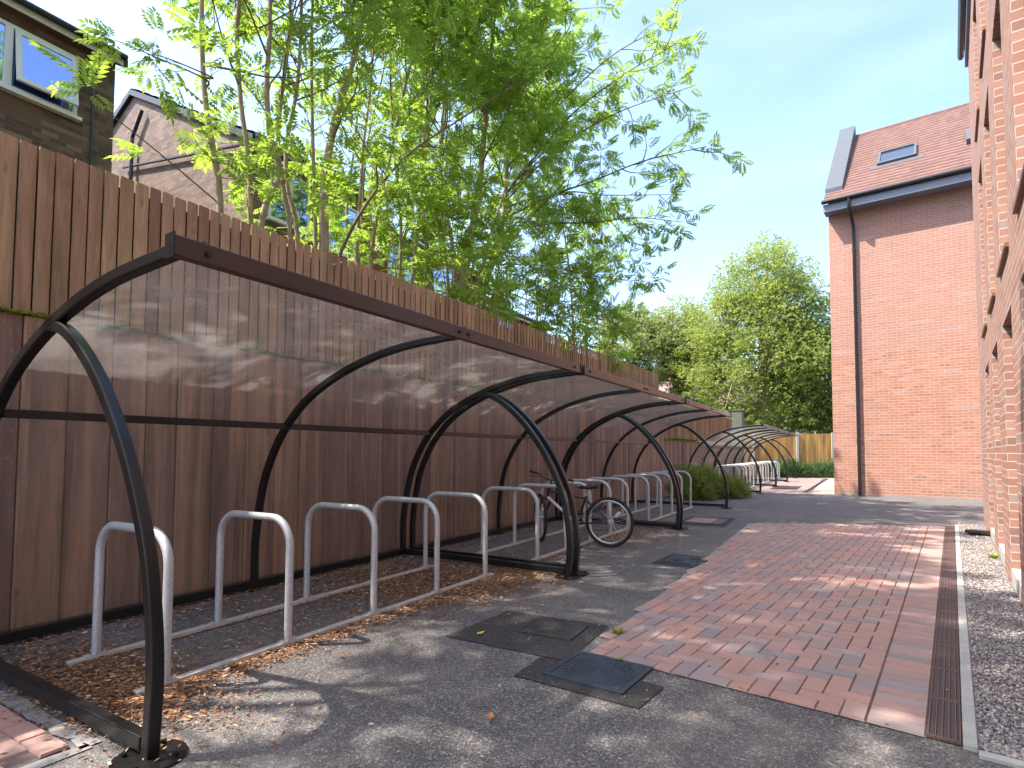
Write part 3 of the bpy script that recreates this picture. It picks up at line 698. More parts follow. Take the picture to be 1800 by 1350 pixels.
def make_wall():
    th = thing('retaining_wall', 'tall dark stained retaining wall of upright boards behind the near shelters', 'retaining wall', (0, 0, 0))
    b = MB(); boards(b, -4.615, -4.0, 16.07, lambda: rnd.uniform(.21, .33), 0, lambda y: 2.07+.004*y, .05, .012, .006, False); b.build('boards', M['wallwood'], th, bevel=.006, seg=1)
    b = MB(); b.box(-4.78, -4.67, -4, 16.05, 0, 2.03); b.build('backing', M['void'], th)
    th = thing('retaining_wall', 'lower brown board wall between the near and far shelters', 'retaining wall', (0, 0, 0))
    b = MB(); boards(b, -4.615, 16.08, 21.0, .13, 0, 1.53, .05, .012, .006, False); b.build('boards', M['wallwood'], th)
    th = thing('garden_wall', 'low dark garden wall with pale coping behind the far shelters', 'wall', (0, 0, 0))
    b = MB(); b.box(-4.85, -4.62, 21.02, 29.9, 0, 1.36); b.build('wall_face', M['wallwood'], th)
    b = MB(); b.box(-4.9, -4.57, 21.0, 29.9, 1.362, 1.43); b.build('coping', M['stone'], th, bevel=.01)
make_wall()
fe = thing('board_fence', 'tall red-brown close-boarded fence on top of the retaining wall', 'fence')
b = MB(); boards(b, -4.745, -4.0, 16.07, .101, lambda y: 2.0+.004*y, lambda y: 3.258+.0095*y, .014, .003, .004); b.build('boards', M['fence'], fe)
b = MB(); b.box(-4.795, -4.772, -4, 16.06, 1.98, 3.2); b.build('shade_backing', M['gap_shade'], fe)  # dark sheet added behind the boards so the gaps look shaded
for z in (2.35, 3.0):
    b = MB(); b.box(-4.86, -4.796, -4, 16.05, z, z+.08); b.build('rail', M['fence'], fe)
for y in [-4+2.4*k for k in range(9)]:
    b = MB(); b.box(-4.90, -4.80, y-.05, y+.05, 1.9, 3.15); b.build('post', M['fence'], fe)
fe = thing('board_fence', 'lower far length of brown boarded fence beyond the step', 'fence')
b = MB(); boards(b, -4.745, 16.09, 27.2, .101, 1.62, 2.74, .014, .003, .006); b.build('boards', M['fence'], fe)
b = MB(); b.box(-4.795, -4.772, 16.1, 27.2, 1.62, 2.70); b.build('shade_backing', M['gap_shade'], fe)  # same added sheet, painting the gap shade of the far length
b = MB(); b.box(-4.86, -4.796, 16.1, 27.2, 2.4, 2.48); b.build('rail', M['fence'], fe)
pr = MB(); pr.box(-5.0, -4.55, 28.9, 29.5, 1.3, 3.18); pr.box(-5.04, -4.51, 28.86, 29.54, 3.18, 3.23)
o = pr.build('stone_pier', M['stone'], bevel=.02); tag(o, 'weathered grey pier standing above the far shelter roof', 'pier')
# amber fence across the far end with concrete posts
A0 = Vector((-4.6, 30.6, 0)); A1 = Vector((3.2, 34.7, 0)); ad = (A1-A0); AL = ad.length; aa = math.atan2(ad.y, ad.x)
fe = thing('amber_fence', 'sunlit amber close-boarded fence with concrete posts across the far end', 'fence', A0, aa)
b = MB(); x = 0
while x < AL:
    w = rnd.uniform(.10, .13); b.box(x, x+w-.004, -.012-rnd.uniform(0, .012), .012, .06, 2.15+rnd.uniform(-.012, .012)); x += w
b.build('boards', M['amber'], fe)
for px in (.3, 2.45, 4.15, 6.3, 8.4):
    b = MB(); b.box(px-.06, px+.06, -.085, -.03, 0, 2.19); b.build('post', M['concrete'], fe, bevel=.01)
b = MB(); b.box(0, AL, -.02, .02, 0, .055); b.build('gravel_board', M['concrete'], fe)
# garden level behind the walls
g = MB(); g.quad((-60, -14, 1.95), (-4.79, -14, 1.95), (-4.79, 16.06, 1.95), (-60, 16.06, 1.95)); g.quad((-60, 16.07, 1.5), (-4.86, 16.07, 1.5), (-4.86, 29.9, 1.36), (-60, 60, 1.5))
g.build('garden_ground', M['soil'], kind='structure')
# moss on the ledge of the retaining wall
n = 9000
yy = []
while len(yy) < n:
    y = rnd.uniform(-1, 21)
    k = .25+.75*max(0, math.sin(y*1.9+1.2))*max(0, math.sin(y*.63+.4))**.5
    if y > 16: k = 1
    if y < 2.2: k = 1
    if rnd.random() < k: yy.append(y)
yy = np.array(yy); zb = np.where(yy < 16.07, 2.075+.004*yy, 1.535)
P = np.stack([rng.uniform(-4.70, -4.596, n), yy, zb+rng.uniform(-.01, .03, n)*rng.uniform(0, 1, n)], 1)
o = scatter_mesh('moss', FL, [(0, 1, 2, 3)], P, rot_rand(n, .9), rng.uniform(.014, .042, n), M['moss'], 'stuff'); o['label'] = 'bright green moss and weeds along the ledge of the retaining wall'; o['category'] = 'moss'

# ------------------------------------------------------------------ right brick building (wall runs along local y, faces local -x)
rb = thing('brick_building', 'tall new red brick building close by on the right, seen edge-on', 'building', W0, -BA)
YB = 6.6; openings = []
for cy in (.31, 2.10, 3.88, -1.48, -3.26, -5.05, -6.83):
    openings += [(cy-.49, cy+.49, .0, 2.38), (cy-.49, cy+.49, 2.88, 5.13), (cy-.49, cy+.49, 5.76, 7.55)]
ys = sorted({-9.0, YB} | {o_[0] for o_ in openings} | {o_[1] for o_ in openings}); zs = sorted({0, 8.25} | {o_[2] for o_ in openings} | {o_[3] for o_ in openings})
wl = MB(); RD = .105
for i in range(len(ys)-1):
    for j in range(len(zs)-1):
        ya, yb, za, zb = ys[i], ys[i+1], zs[j], zs[j+1]; ym, zm = (ya+yb)/2, (za+zb)/2
        if any(o_[0] < ym < o_[1] and o_[2] < zm < o_[3] for o_ in openings): continue
        wl.quad((0, ya, za), (0, ya, zb), (0, yb, zb), (0, yb, za))
for ya, yb, za, zb in openings:
    wl.quad((0, yb, za), (0, yb, zb), (RD, yb, zb), (RD, yb, za)); wl.quad((RD, ya, za), (RD, ya, zb), (0, ya, zb), (0, ya, za)); wl.quad((0, ya, zb), (RD, ya, zb), (RD, yb, zb), (0, yb, zb)); wl.quad((0, ya, za), (0, yb, za), (RD, yb, za), (RD, ya, za))
wl.quad((0, YB, 0), (0, YB, 8.25), (7, YB, 8.25), (7, YB, 0)); wl.quad((7, -9, 0), (7, -9, 8.25), (0, -9, 8.25), (0, -9, 0)); wl.quad((7, -9, 0), (7, YB, 0), (7, YB, 8.25), (7, -9, 8.25))
wl.build('wall', M['brick'], rb)
for ya, yb, za, zb in openings:
    f = MB(); x0, x1 = .068, .15
    z00 = za+.16 if za == 0 else za
    f.box(x0, x1, ya, ya+.055, z00, zb); f.box(x0, x1, yb-.055, yb, z00, zb); f.box(x0, x1, ya+.055, yb-.055, z00, z00+.06); f.box(x0, x1, ya+.055, yb-.055, zb-.06, zb)
    f.box(x0+.005, x1, (ya+yb)/2-.03, (ya+yb)/2+.03, z00+.06, zb-.06)
    w = f.build('window', M['grey_metal'], rb)
    p = MB(); p.box(.105, .115, ya+.05, yb-.05, z00+.05, zb-.05); p.build('pane', M['glass_dark'], w)
    if za > 0:
        s = MB(); s.box(-.028, .066, ya-.015, yb+.015, za-.034, za+.006); s.build('sill', M['sill'], w, bevel=.004)
    else:
        s = MB(); s.prism([(.004, ya+.003), (.105, ya+.003), (.105, yb-.003), (.004, yb-.003)], 0, .155); s.build('threshold', M['concrete'], w, bevel=.006)
e = MB(); e.box(-.045, .02, -9, YB+.03, 8.10, 8.30); e.build('fascia', M['fascia'], rb)
e = MB()
ge = [(-.048, 8.42), (-.05, 8.34), (-.075, 8.30), (-.115, 8.30), (-.14, 8.34), (-.143, 8.42), (-.13, 8.42), (-.125, 8.35), (-.065, 8.35), (-.06, 8.42)]
i = len(e.v); nG = len(ge)
for yy in (-9, YB+.1): e.v += [(x, yy, z) for x, z in ge]
for k in range(nG): e.f.append((i+k, i+(k+1) % nG, i+nG+(k+1) % nG, i+nG+k))
e.f.append(tuple(i+k for k in range(nG))); e.f.append(tuple(i+nG+nG-1-k for k in range(nG)))
e.build('gutter', M['gutter'], rb)
rf = MB(); rf.quad((-.05, -9, 8.42), (3.5, -9, 11.6), (3.5, YB+.05, 11.6), (-.05, YB+.05, 8.42)); rf.quad((3.5, -9, 11.6), (7.05, -9, 8.42), (7.05, YB+.05, 8.42), (3.5, YB+.05, 11.6)); rf.poly([(0, YB, 8.25), (3.5, YB, 11.55), (7, YB, 8.25)])
rf.build('roof', M['tile'], rb)

# ------------------------------------------------------------------ far brick building
F0 = Vector((-.5, 18.72, 0))
fb = thing('brick_building', 'new red brick block facing us with tiled roof, grey coping and black downpipe', 'building', F0, -BA)
WX = 15; DY = 6.5; ZE = 8.30
w = MB(); w.quad((0, 0, 0), (WX, 0, 0), (WX, 0, ZE), (0, 0, ZE)); w.quad((0, DY, 0), (0, 0, 0), (0, 0, ZE), (0, DY, ZE)); w.poly([(0, DY, ZE), (0, 0, ZE), (0, 0, 8.55), (0, DY/2, 11.75), (0, DY, 8.55)]); w.quad((WX, 0, 0), (WX, DY, 0), (WX, DY, ZE), (WX, 0, ZE)); w.quad((WX, DY, 0), (0, DY, 0), (0, DY, ZE), (WX, DY, ZE))
w.build('wall', M['brick_far'], fb)
q = MB(); q.box(-.003, WX, -.012, 0, 0, .05); q.build('base_course', M['mortar'], fb)
rf = MB(); nrow = 24; ya, za, yb, zb = -.46, 8.36, 3.25, 11.80
for k in range(nrow):
    t0, t1 = k/nrow, (k+1)/nrow; lip = .045
    y0, z0 = ya+(yb-ya)*t0, za+(zb-za)*t0; y1, z1 = ya+(yb-ya)*t1, za+(zb-za)*t1
    x0 = -.06 if k < 3 else .38
    U = lambda x, v: (x, k*.2+v)
    rf.quad((x0, y0, z0+lip), (WX, y0, z0+lip), (WX, y1, z1), (x0, y1, z1), [U(x0, .01), U(WX, .01), U(WX, .19), U(x0, .19)])
    rf.quad((x0, y0, z0), (WX, y0, z0), (WX, y0, z0+lip), (x0, y0, z0+lip), [U(x0, .01), U(WX, .01), U(WX, .02), U(x0, .02)])
rf.quad((.38, yb, zb), (WX, yb, zb), (WX, 6.95, 8.36), (.38, 6.95, 8.36))
for k in range(36): rf.tube([(.4+k*.4, yb, zb+.0), (.4+k*.4+.39, yb, zb+.0)], .055, 10)
ro = rf.build('roof', M['tile'], fb)
cp = MB()
sec = [(-.02, 8.48), (-.10, 8.48), (-.10, 8.80), (.02, 8.86), (3.25, 12.08), (6.5, 8.86), (6.5, 8.48)]
i = len(cp.v)
for x in (-.06, .38): cp.v += [(x, y, z) for y, z in ((-.04, 8.50), (-.06, 8.88), (.10, 9.06), (3.25, 12.20), (6.5, 9.06), (6.5, 8.5), (3.25, 11.68))]
cp.f += [tuple(i+k for k in range(7)), tuple(i+7+6-k for k in range(7))]
for k in range(7): cp.f.append((i+k, i+7+k, i+7+(k+1) % 7, i+(k+1) % 7))
cp.build('coping', M['lead'], fb)
sv = Vector((0, yb-ya, zb-za)).normalized(); nv = Vector((1, 0, 0)).cross(sv)
def on_roof(x, y, off): return Vector((x, y, za+(zb-za)*(y-ya)/(yb-ya)))+nv*off
def roof_frame(mb, x0, x1, y0, y1, b, o0, o1):
    def bar(xa, xb, yc, yd):
        P = [on_roof(x, y, o) for o in (o0, o1) for y in (yc, yd) for x in (xa, xb)]; i = len(mb.v); mb.v += [tuple(p) for p in P]
        for q in ((0, 2, 3, 1), (4, 5, 7, 6), (0, 1, 5, 4), (2, 6, 7, 3), (0, 4, 6, 2), (1, 3, 7, 5)): mb.f.append(tuple(i+k for k in q))
    bar(x0, x1, y0, y0+b); bar(x0, x1, y1-b, y1); bar(x0, x0+b, y0+b, y1-b); bar(x1-b, x1, y0+b, y1-b)
f = MB(); roof_frame(f, 1.17, 2.10, .78, 1.48, .06, 0, .11); wo = f.build('roof_window', M['lead'], fb)
g = MB(); g.quad(on_roof(1.22, .83, .07), on_roof(2.05, .83, .07), on_roof(2.05, 1.43, .07), on_roof(1.22, 1.43, .07)); g.build('pane', M['glass_grey'], wo)
g = MB(); g.quad(on_roof(1.0, .66, .032), on_roof(2.28, .66, .032), on_roof(2.28, .78, .04), on_roof(1.0, .78, .04)); g.build('flashing', M['lead'], wo)
f = MB(); roof_frame(f, 3.2, 3.7, .72, 1.32, .12, 0, .16); f.quad(on_roof(3.2, .72, .17), on_roof(3.7, .72, .17), on_roof(3.7, 1.32, .17), on_roof(3.2, 1.32, .17)); f.build('roof_vent', M['lead'], fb)
q = MB(); q.box(-.06, WX, -.455, -.43, 8.06, 8.27); q.build('fascia', M['fascia'], fb)
q = MB(); q.box(-.06, WX, -.428, -.002, 8.07, 8.09); q.build('soffit', M['fascia'], fb)
q = MB(); q.tube([(-.09, -.515, 8.33), (WX, -.515, 8.33)], .062, 12); q.build('gutter', M['gutter'], fb, smooth=True)
q = MB(); q.tube([(.58, -.515, 8.30), (.58, -.515, 8.05), (.60, -.42, 7.92), (.62, -.12, 7.72), (.63, -.075, 7.6), (.63, -.075, .02)], .042, 12); 
for z in (1.5, 3.3, 5.1, 6.9): q.cyl((.63, -.075, z), .052, .06, 12)
q.build('downpipe', M['gutter'], fb, smooth=True)
# black floodlight on the gravel
fl = thing('floodlight', 'black floodlight box lying on the gravel at the wall foot', 'light', bl(-.13, 4.62), -BA+.1)
q = MB(); q.box(-.13, .13, -.19, .19, .04, .085, Matrix.Rotation(-.1, 4, 'X')); q.build('housing', M['plastic'], fl, bevel=.012)
q = MB(); q.box(-.10, .10, -.16, .12, .088, .094, Matrix.Rotation(-.1, 4, 'X')); q.build('lens', M['glass_dark'], fl)
q = MB(); q.tube([(-.14, 0, .08), (-.14, 0, .012), (.14, 0, .012), (.14, 0, .08)], .01, 6); q.build('bracket', M['plastic'], fl)

# ------------------------------------------------------------------ old houses behind the fence
def window(parent, x, ys_, z0, z1, mull, frame=.06, axis='x', mat='glass'):
    """white window on a wall facing +x; ys_ = (y0, y1); mull = list of y of mullions"""
    y0, y1 = ys_; f = MB()
    f.box(x, x+.05, y0, y1, z0, z0+frame); f.box(x, x+.05, y0, y1, z1-frame, z1); f.box(x, x+.05, y0, y0+frame, z0+frame, z1-frame); f.box(x, x+.05, y1-frame, y1, z0+frame, z1-frame)
    for m in mull: f.box(x, x+.052, m-.05, m+.05, z0+frame, z1-frame)
    w = f.build('window', M['white_pvc'], parent, bevel=.006)
    g = MB(); g.box(x+.005, x+.018, y0+.04, y1-.04, z0+.04, z1-.04); g.build('pane', M[mat], w)
    s = MB(); s.box(x, x+.12, y0-.05, y1+.05, z0-.06, z0-.004); s.build('sill', M['white_pvc'], w, bevel=.006)
    return w
def house(label, x1, x0, y0, y1, ze, zr, wallmat, over=.22):
    h = thing('house', label, 'house', (0, 0, 0), 0, 'old terraced houses behind the trees')
    xr = (x0+x1)/2; w = MB(); zg = 1.9
    w.quad((x1, y0, zg), (x1, y1, zg), (x1, y1, ze), (x1, y0, ze)); w.quad((x0, y1, zg), (x0, y0, zg), (x0, y0, ze), (x0, y1, ze))
    w.poly([(x0, y0, zg), (x1, y0, zg), (x1, y0, ze), (xr, y0, zr), (x0, y0, ze)]); w.poly([(x1, y1, zg), (x0, y1, zg), (x0, y1, ze), (xr, y1, zr), (x1, y1, ze)])
    w.build('wall', wallmat, h)
    s = (zr-ze)/(xr-x1); r = MB(); n = 12
    for sd in (1, -1):
        xe = x1+over if sd == 1 else x0-over; zz = ze-abs(s)*over
        for k in range(n):
            xa = xe+(xr-xe)*k/n; xb = xe+(xr-xe)*(k+1)/n; z_a = zz+(zr-zz)*k/n+.10; z_b = zz+(zr-zz)*(k+1)/n+.06
            r.quad((xa, y0-.08, z_a), (xa, y1+.08, z_a), (xb, y1+.08, z_b), (xb, y0-.08, z_b)); r.quad((xa, y0-.08, z_a-.05), (xa, y1+.08, z_a-.05), (xa, y1+.08, z_a), (xa, y0-.08, z_a))
    ro = r.build('roof', M['old_tile'], h)
    v = MB(); xe = x1+over; zz = ze-abs(s)*over
    for yy in (y0-.10, y1+.04):
        i = len(v.v); pr_ = [(xe, zz+.03), (xr, zr+.03), (x0-over, zz+.03), (x0-over, zz-.12), (xr, zr-.12), (xe, zz-.12)]
        for dy in (0, .06): v.v += [(x, yy+dy, z) for x, z in pr_]
        v.f += [tuple(i+k for k in (0, 1, 4, 5)), tuple(i+k for k in (1, 2, 3, 4)), tuple(i+6+k for k in (5, 4, 1, 0)), tuple(i+6+k for k in (4, 3, 2, 1))]
        for k in range(6): v.f.append((i+k, i+6+k, i+6+(k+1) % 6, i+(k+1) % 6))
    v.build('bargeboard', M['gutter'], h)
    f = MB(); f.box(xe-.025, xe, y0-.03, y1+.03, zz-.10, zz+.03); f.build('fascia', M['white_pvc'], h)
    q = MB(); q.tube([(xe+.06, y0-.05, zz+.02), (xe+.06, y1+.05, zz+.02)], .055, 8); q.build('gutter', M['gutter'], h, smooth=True)
    return h
h1 = house('dark brown brick house with white window at the top left', -11.0, -21, -6.5, 4.72, 8.1, 10.7, M['old_brick'])
hw = window(h1, -10.99, (1.2, 4.16), 6.70, 7.72, [3.25, 2.2])
f = MB(); ya, yb, hz = -.40, .40, -.86
f.box(-.02, .03, ya, yb, -.07, 0); f.box(-.02, .03, ya, yb, hz, hz+.07); f.box(-.02, .03, ya, ya+.07, hz+.07, -.07); f.box(-.02, .03, yb-.07, yb, hz+.07, -.07)
so2 = f.build('sash', M['white_pvc'], hw, bevel=.006); so2.location = (-10.92, 3.71, 7.655); so2.rotation_euler = (0, -R(9), 0)
g = MB(); g.box(.0, .012, ya+.05, yb-.05, hz+.05, -.05); g.build('sash_pane', M['glass'], hw); bpy.data.objects['sash_pane'].location = so2.location; bpy.data.objects['sash_pane'].rotation_euler = so2.rotation_euler
q = MB(); q.tube([(-10.95, 4.38, 8.0), (-10.95, 4.38, 2)], .02, 6); q.build('cable', M['gutter'], h1)
h2 = house('pinkish brick house with its gable end towards us behind the first trees', -10.95, -21, 7.3, 10.9, 7.95, 10.55, M['pink_brick'])
window(h2, -10.94, (7.75, 8.85), 6.3, 7.5, [8.3]); window(h2, -10.94, (9.3, 10.4), 6.1, 7.4, [])
q = MB(); q.tube([(-16.2, 7.22, 8.55), (-11.0, 7.22, 7.72)], .035, 6); q.build('flashing', M['gutter'], h2)
q = MB(); q.tube([(-15.3, 7.2, 9.8), (-15.75, 7.2, 9.2), (-15.75, 7.2, 2)], .045, 8); q.build('downpipe', M['gutter'], h2)
h3 = house('red tile-hung terraced house farther along behind the trees', -10.95, -21, 10.98, 16, 7.25, 9.9, M['red_clad'])
window(h3, -10.94, (11.5, 12.6), 5.9, 7.05, [12.05]); window(h3, -10.94, (13.4, 14.5), 5.9, 7.0, [])
h4 = house('terraced house with brown roof stepping down at the end of the row', -10.95, -21, 16.08, 21, 6.4, 9.0, M['red_clad'])
window(h4, -10.94, (17.2, 18.4), 5.0, 6.2, [])
# distant roof beyond the garden
h5 = thing('house', 'distant house with pinkish tiled roof half hidden by bushes', 'house', (-12, 56, 0), R(12))
w = MB(); w.box(-5, 5, -3.5, 3.5, 0, 5.6); w.build('wall', M['pink_brick'], h5)
r = MB(); r.quad((-5.3, -3.9, 5.4), (5.3, -3.9, 5.4), (5.3, 0, 8.6), (-5.3, 0, 8.6)); r.quad((5.3, 3.9, 5.4), (-5.3, 3.9, 5.4), (-5.3, 0, 8.6), (5.3, 0, 8.6)); r.poly([(-5, -3.5, 5.6), (-5, 0, 8.5), (-5, 3.5, 5.6)]); r.poly([(5, 3.5, 5.6), (5, 0, 8.5), (5, -3.5, 5.6)]); r.build('roof', M['pink_tile'], h5)

# ------------------------------------------------------------------ trees
def leaf_template(pairs=5, L=.25, ll=.086, lw=.037):
    V, Fc = [], []
    def leaflet(bx, by, ang, s=1.0, drop=-.012):
        d = (math.cos(ang), math.sin(ang)); nrm = (-d[1], d[0]); i = len(V)
        V.extend([(bx, by, 0), (bx+d[0]*ll*s*.45-nrm[0]*lw*s/2, by+d[1]*ll*s*.45-nrm[1]*lw*s/2, .004), (bx+d[0]*ll*s, by+d[1]*ll*s, drop), (bx+d[0]*ll*s*.45+nrm[0]*lw*s/2, by+d[1]*ll*s*.45+nrm[1]*lw*s/2, .004)])
        Fc.append((i, i+1, i+2, i+3))
    for k in range(pairs):
        x = L*(.28+.60*k/(pairs-1)); s = (.8, 1, 1.05, 1, .9)[min(k, 4)]
        leaflet(x, .002, 1.0, s); leaflet(x, -.002, -1.0, s)
    leaflet(L*.92, 0, 0, 1.05)
    return V, Fc
LT = leaf_template()
CLUMP_V, CLUMP_F = [], []
crng = random.Random(3)
for k in range(7):
    a = crng.uniform(0, 6.28); c = Vector((crng.uniform(-.1, .1), crng.uniform(-.1, .1), crng.uniform(-.07, .07))); el = crng.uniform(-.5, .5)
    d = Vector((math.cos(a)*math.cos(el), math.sin(a)*math.cos(el), math.sin(el))); nn = d.cross(Vector((crng.uniform(-.4, .4), crng.uniform(-.4, .4), 1))).normalized()
    i = len(CLUMP_V); l = crng.uniform(.10, .15)
    CLUMP_V += [tuple(c), tuple(c+d*l*.5-nn*l*.26), tuple(c+d*l), tuple(c+d*l*.5+nn*l*.26)]; CLUMP_F.append((i, i+1, i+2, i+3))

def frames(D, up):
    """rotation matrices whose x axis is D (n,3)"""
    D = D/np.linalg.norm(D, axis=1)[:, None]; Y = np.cross(up, D); Y /= np.linalg.norm(Y, axis=1)[:, None]+1e-9; Z = np.cross(D, Y)
    return np.stack([D, Y, Z], 2)

class Grow:
    def __init__(s, seed): s.r = random.Random(seed); s.tr = MB(); s.br = MB(); s.lp = []; s.ld = []; s.ax = []
    def leaves_at(s, p, d, n, spread=1.0):
        for _ in range(n):
            v = Vector((s.r.gauss(0, 1), s.r.gauss(0, 1), s.r.gauss(0, .6)))
            dd = (d*.8+v.normalized()*spread); dd.z -= .15
            s.lp.append(tuple(p)); s.ld.append(tuple(dd.normalized()))
    def branch(s, p0, d0, L, r0, level, dens, lift=.10, wob=.16):
        n = 6 if level == 0 else 4; p = Vector(p0); d = Vector(d0).normalized(); P = [p.copy()]
        for k in range(n):
            d = (d+Vector((s.r.gauss(0, wob), s.r.gauss(0, wob), s.r.gauss(0, wob)*.6+lift))).normalized(); p = p+d*L/n; P.append(p.copy())
        s.br.tube(P, [r0*(1-.82*k/n) for k in range(n+1)], 5 if r0 > .012 else 3, caps=False)
        if level == 0:
            ns = max(3, int(L*3.2))
            for j in range(ns):
                u = .22+.74*(j+s.r.random()*.6)/ns; k = min(n-1, int(u*n)); q = P[k].lerp(P[k+1], u*n-k); t_ = (P[k+1]-P[k]).normalized()
                side = t_.cross(Vector((s.r.gauss(0, 1), s.r.gauss(0, 1), s.r.gauss(0, 1)))).normalized()
                s.branch(q, t_*.55+side*.8+Vector((0, 0, .1)), L*s.r.uniform(.22, .42)*(1.15-u*.5), r0*.38, 1, dens, .04, .2)
            s.leaves_at(P[-1], d, int(5*dens+.5))
        else:
            m = max(2, int(L/.13))
            for j in range(m):
                u = .3+.7*(j+.5)/m; k = min(n-1, int(u*n)); q = P[k].lerp(P[k+1], u*n-k)
                if s.r.random() < .85*dens: s.leaves_at(q, (P[k+1]-P[k]).normalized(), 2 if s.r.random() < dens*.8 else 1, 1.0)
            s.leaves_at(P[-1], d, int(4*dens+s.r.random()), .9)
    def stem(s, P, r0, ztop, zb=3.9, dens=1.0, nb=None, spread=1.0, bias=(.25, 0), low=0):
        P = [Vector(p) for p in P]
        dirn = (P[-1]-P[max(0, len(P)-3)]).normalized()
        # root down to the garden, and on above the last point
        d0 = (P[1]-P[0]).normalized(); P.insert(0, Vector((P[0].x-d0.x*.5, P[0].y-d0.y*.5, 1.9)))
        while P[-1].z < ztop:
            dirn = (dirn+Vector((s.r.gauss(0, .08), s.r.gauss(0, .08), .12))).normalized(); P.append(P[-1]+dirn*.8)
        Q = spline(P, 4); n = len(Q); zt = Q[-1].z; s.ax += Q
        rad = [max(.008, r0*(1.12-.95*max(0, (q.z-1.9)/(zt-1.9))**1.15)) for q in Q]
        s.tr.tube(Q, rad, 9 if r0 > .05 else 7, caps=False)
        s.br.tube(Q[6:], [.5*x for x in rad[6:]], 4, caps=False)   # hidden inner tube, added to join the branches into one piece
        nb = nb or int((zt-zb)*(2.6 if r0 < .06 else 2.6)); ga = s.r.uniform(0, 6.28)
        for j in range(nb):
            z = zb+(zt-zb)*((j+s.r.random()*.8)/nb)**.75; k = next((i for i in range(n-1) if Q[i+1].z > z), n-2); q = Q[k]
            ga += 2.4+s.r.gauss(0, .3); el = s.r.uniform(.25, .95); fz = (z-zb)/(zt-zb)
            L = spread*(1.0+1.35*math.sin(math.pi*min(1, fz*.85+.12)))*s.r.uniform(.55, 1.15)
            d = Vector((math.cos(ga)*math.cos(el)+bias[0], math.sin(ga)*math.cos(el)+bias[1], math.sin(el)))
            s.branch(q, d, L, max(.006, min(rad[k]*.5, .022)), 0, dens*(.55+.6*min(1, fz*2.0)))
        for j in range(low):      # short leafy shoots low on the stem
            k = s.r.randrange(2, max(3, n//3)); a = s.r.uniform(0, 6.28)
            s.branch(Q[k], (math.cos(a), math.sin(a), .35), s.r.uniform(.4, 1.0), .007, 1, 1.0, .05, .2)
        s.leaves_at(Q[-1], Vector((0, 0, 1)), 6)
    def limb(s, P, r0, dens=1.0, nb=9, Lb=.7, u0=.3):
        P = [Vector(p) for p in P]
        if s.ax:
            q0 = min(s.ax, key=lambda q: (q-P[0]).length + (2 if q.z > P[0].z else 0))
            if (q0-P[0]).length > .02: P.insert(0, q0)
        Q = spline(P, 5); n = len(Q)
        s.br.tube(Q, [r0*(1-.8*k/(n-1)) for k in range(n)], 6, caps=False)
        for j in range(nb):
            u = u0+(1-u0)*(j+s.r.random()*.6)/nb; k = min(n-2, int(u*(n-1))); t_ = (Q[k+1]-Q[k]).normalized()
            side = t_.cross(Vector((s.r.gauss(0, 1), s.r.gauss(0, 1), s.r.gauss(0, 1)))).normalized()
            s.branch(Q[k], t_*.6+side*.8, Lb*s.r.uniform(.5, 1.15), r0*.4, 1, dens, .03, .2)
        s.leaves_at(Q[-1], (Q[-1]-Q[-2]).normalized(), 6)
    def build(s, label, group, mat='leaf', bark='bark', size=1.0, tmpl=None, cat='tree', name='ash_tree'):
        b0 = s.tr.v[0] if s.tr.v else s.br.v[0]
        th = thing(name, label, cat, (0, 0, 0), 0, group)
        if s.tr.v: s.tr.build('trunk', M[bark], th, smooth=True, ang=80)
        s.br.build('branches', M['twig'], th, smooth=True, ang=80)
        P = np.array(s.lp); D = np.array(s.ld); n = len(P); up = np.tile([0, 0, 1.0], (n, 1))+rng.normal(0, .35, (n, 3))
        V, Fc = tmpl or LT
        scatter_mesh('foliage', V, Fc, P, frames(D, up), rng.uniform(.6, 1.3, n)*size, M[mat], None, th)
        return n

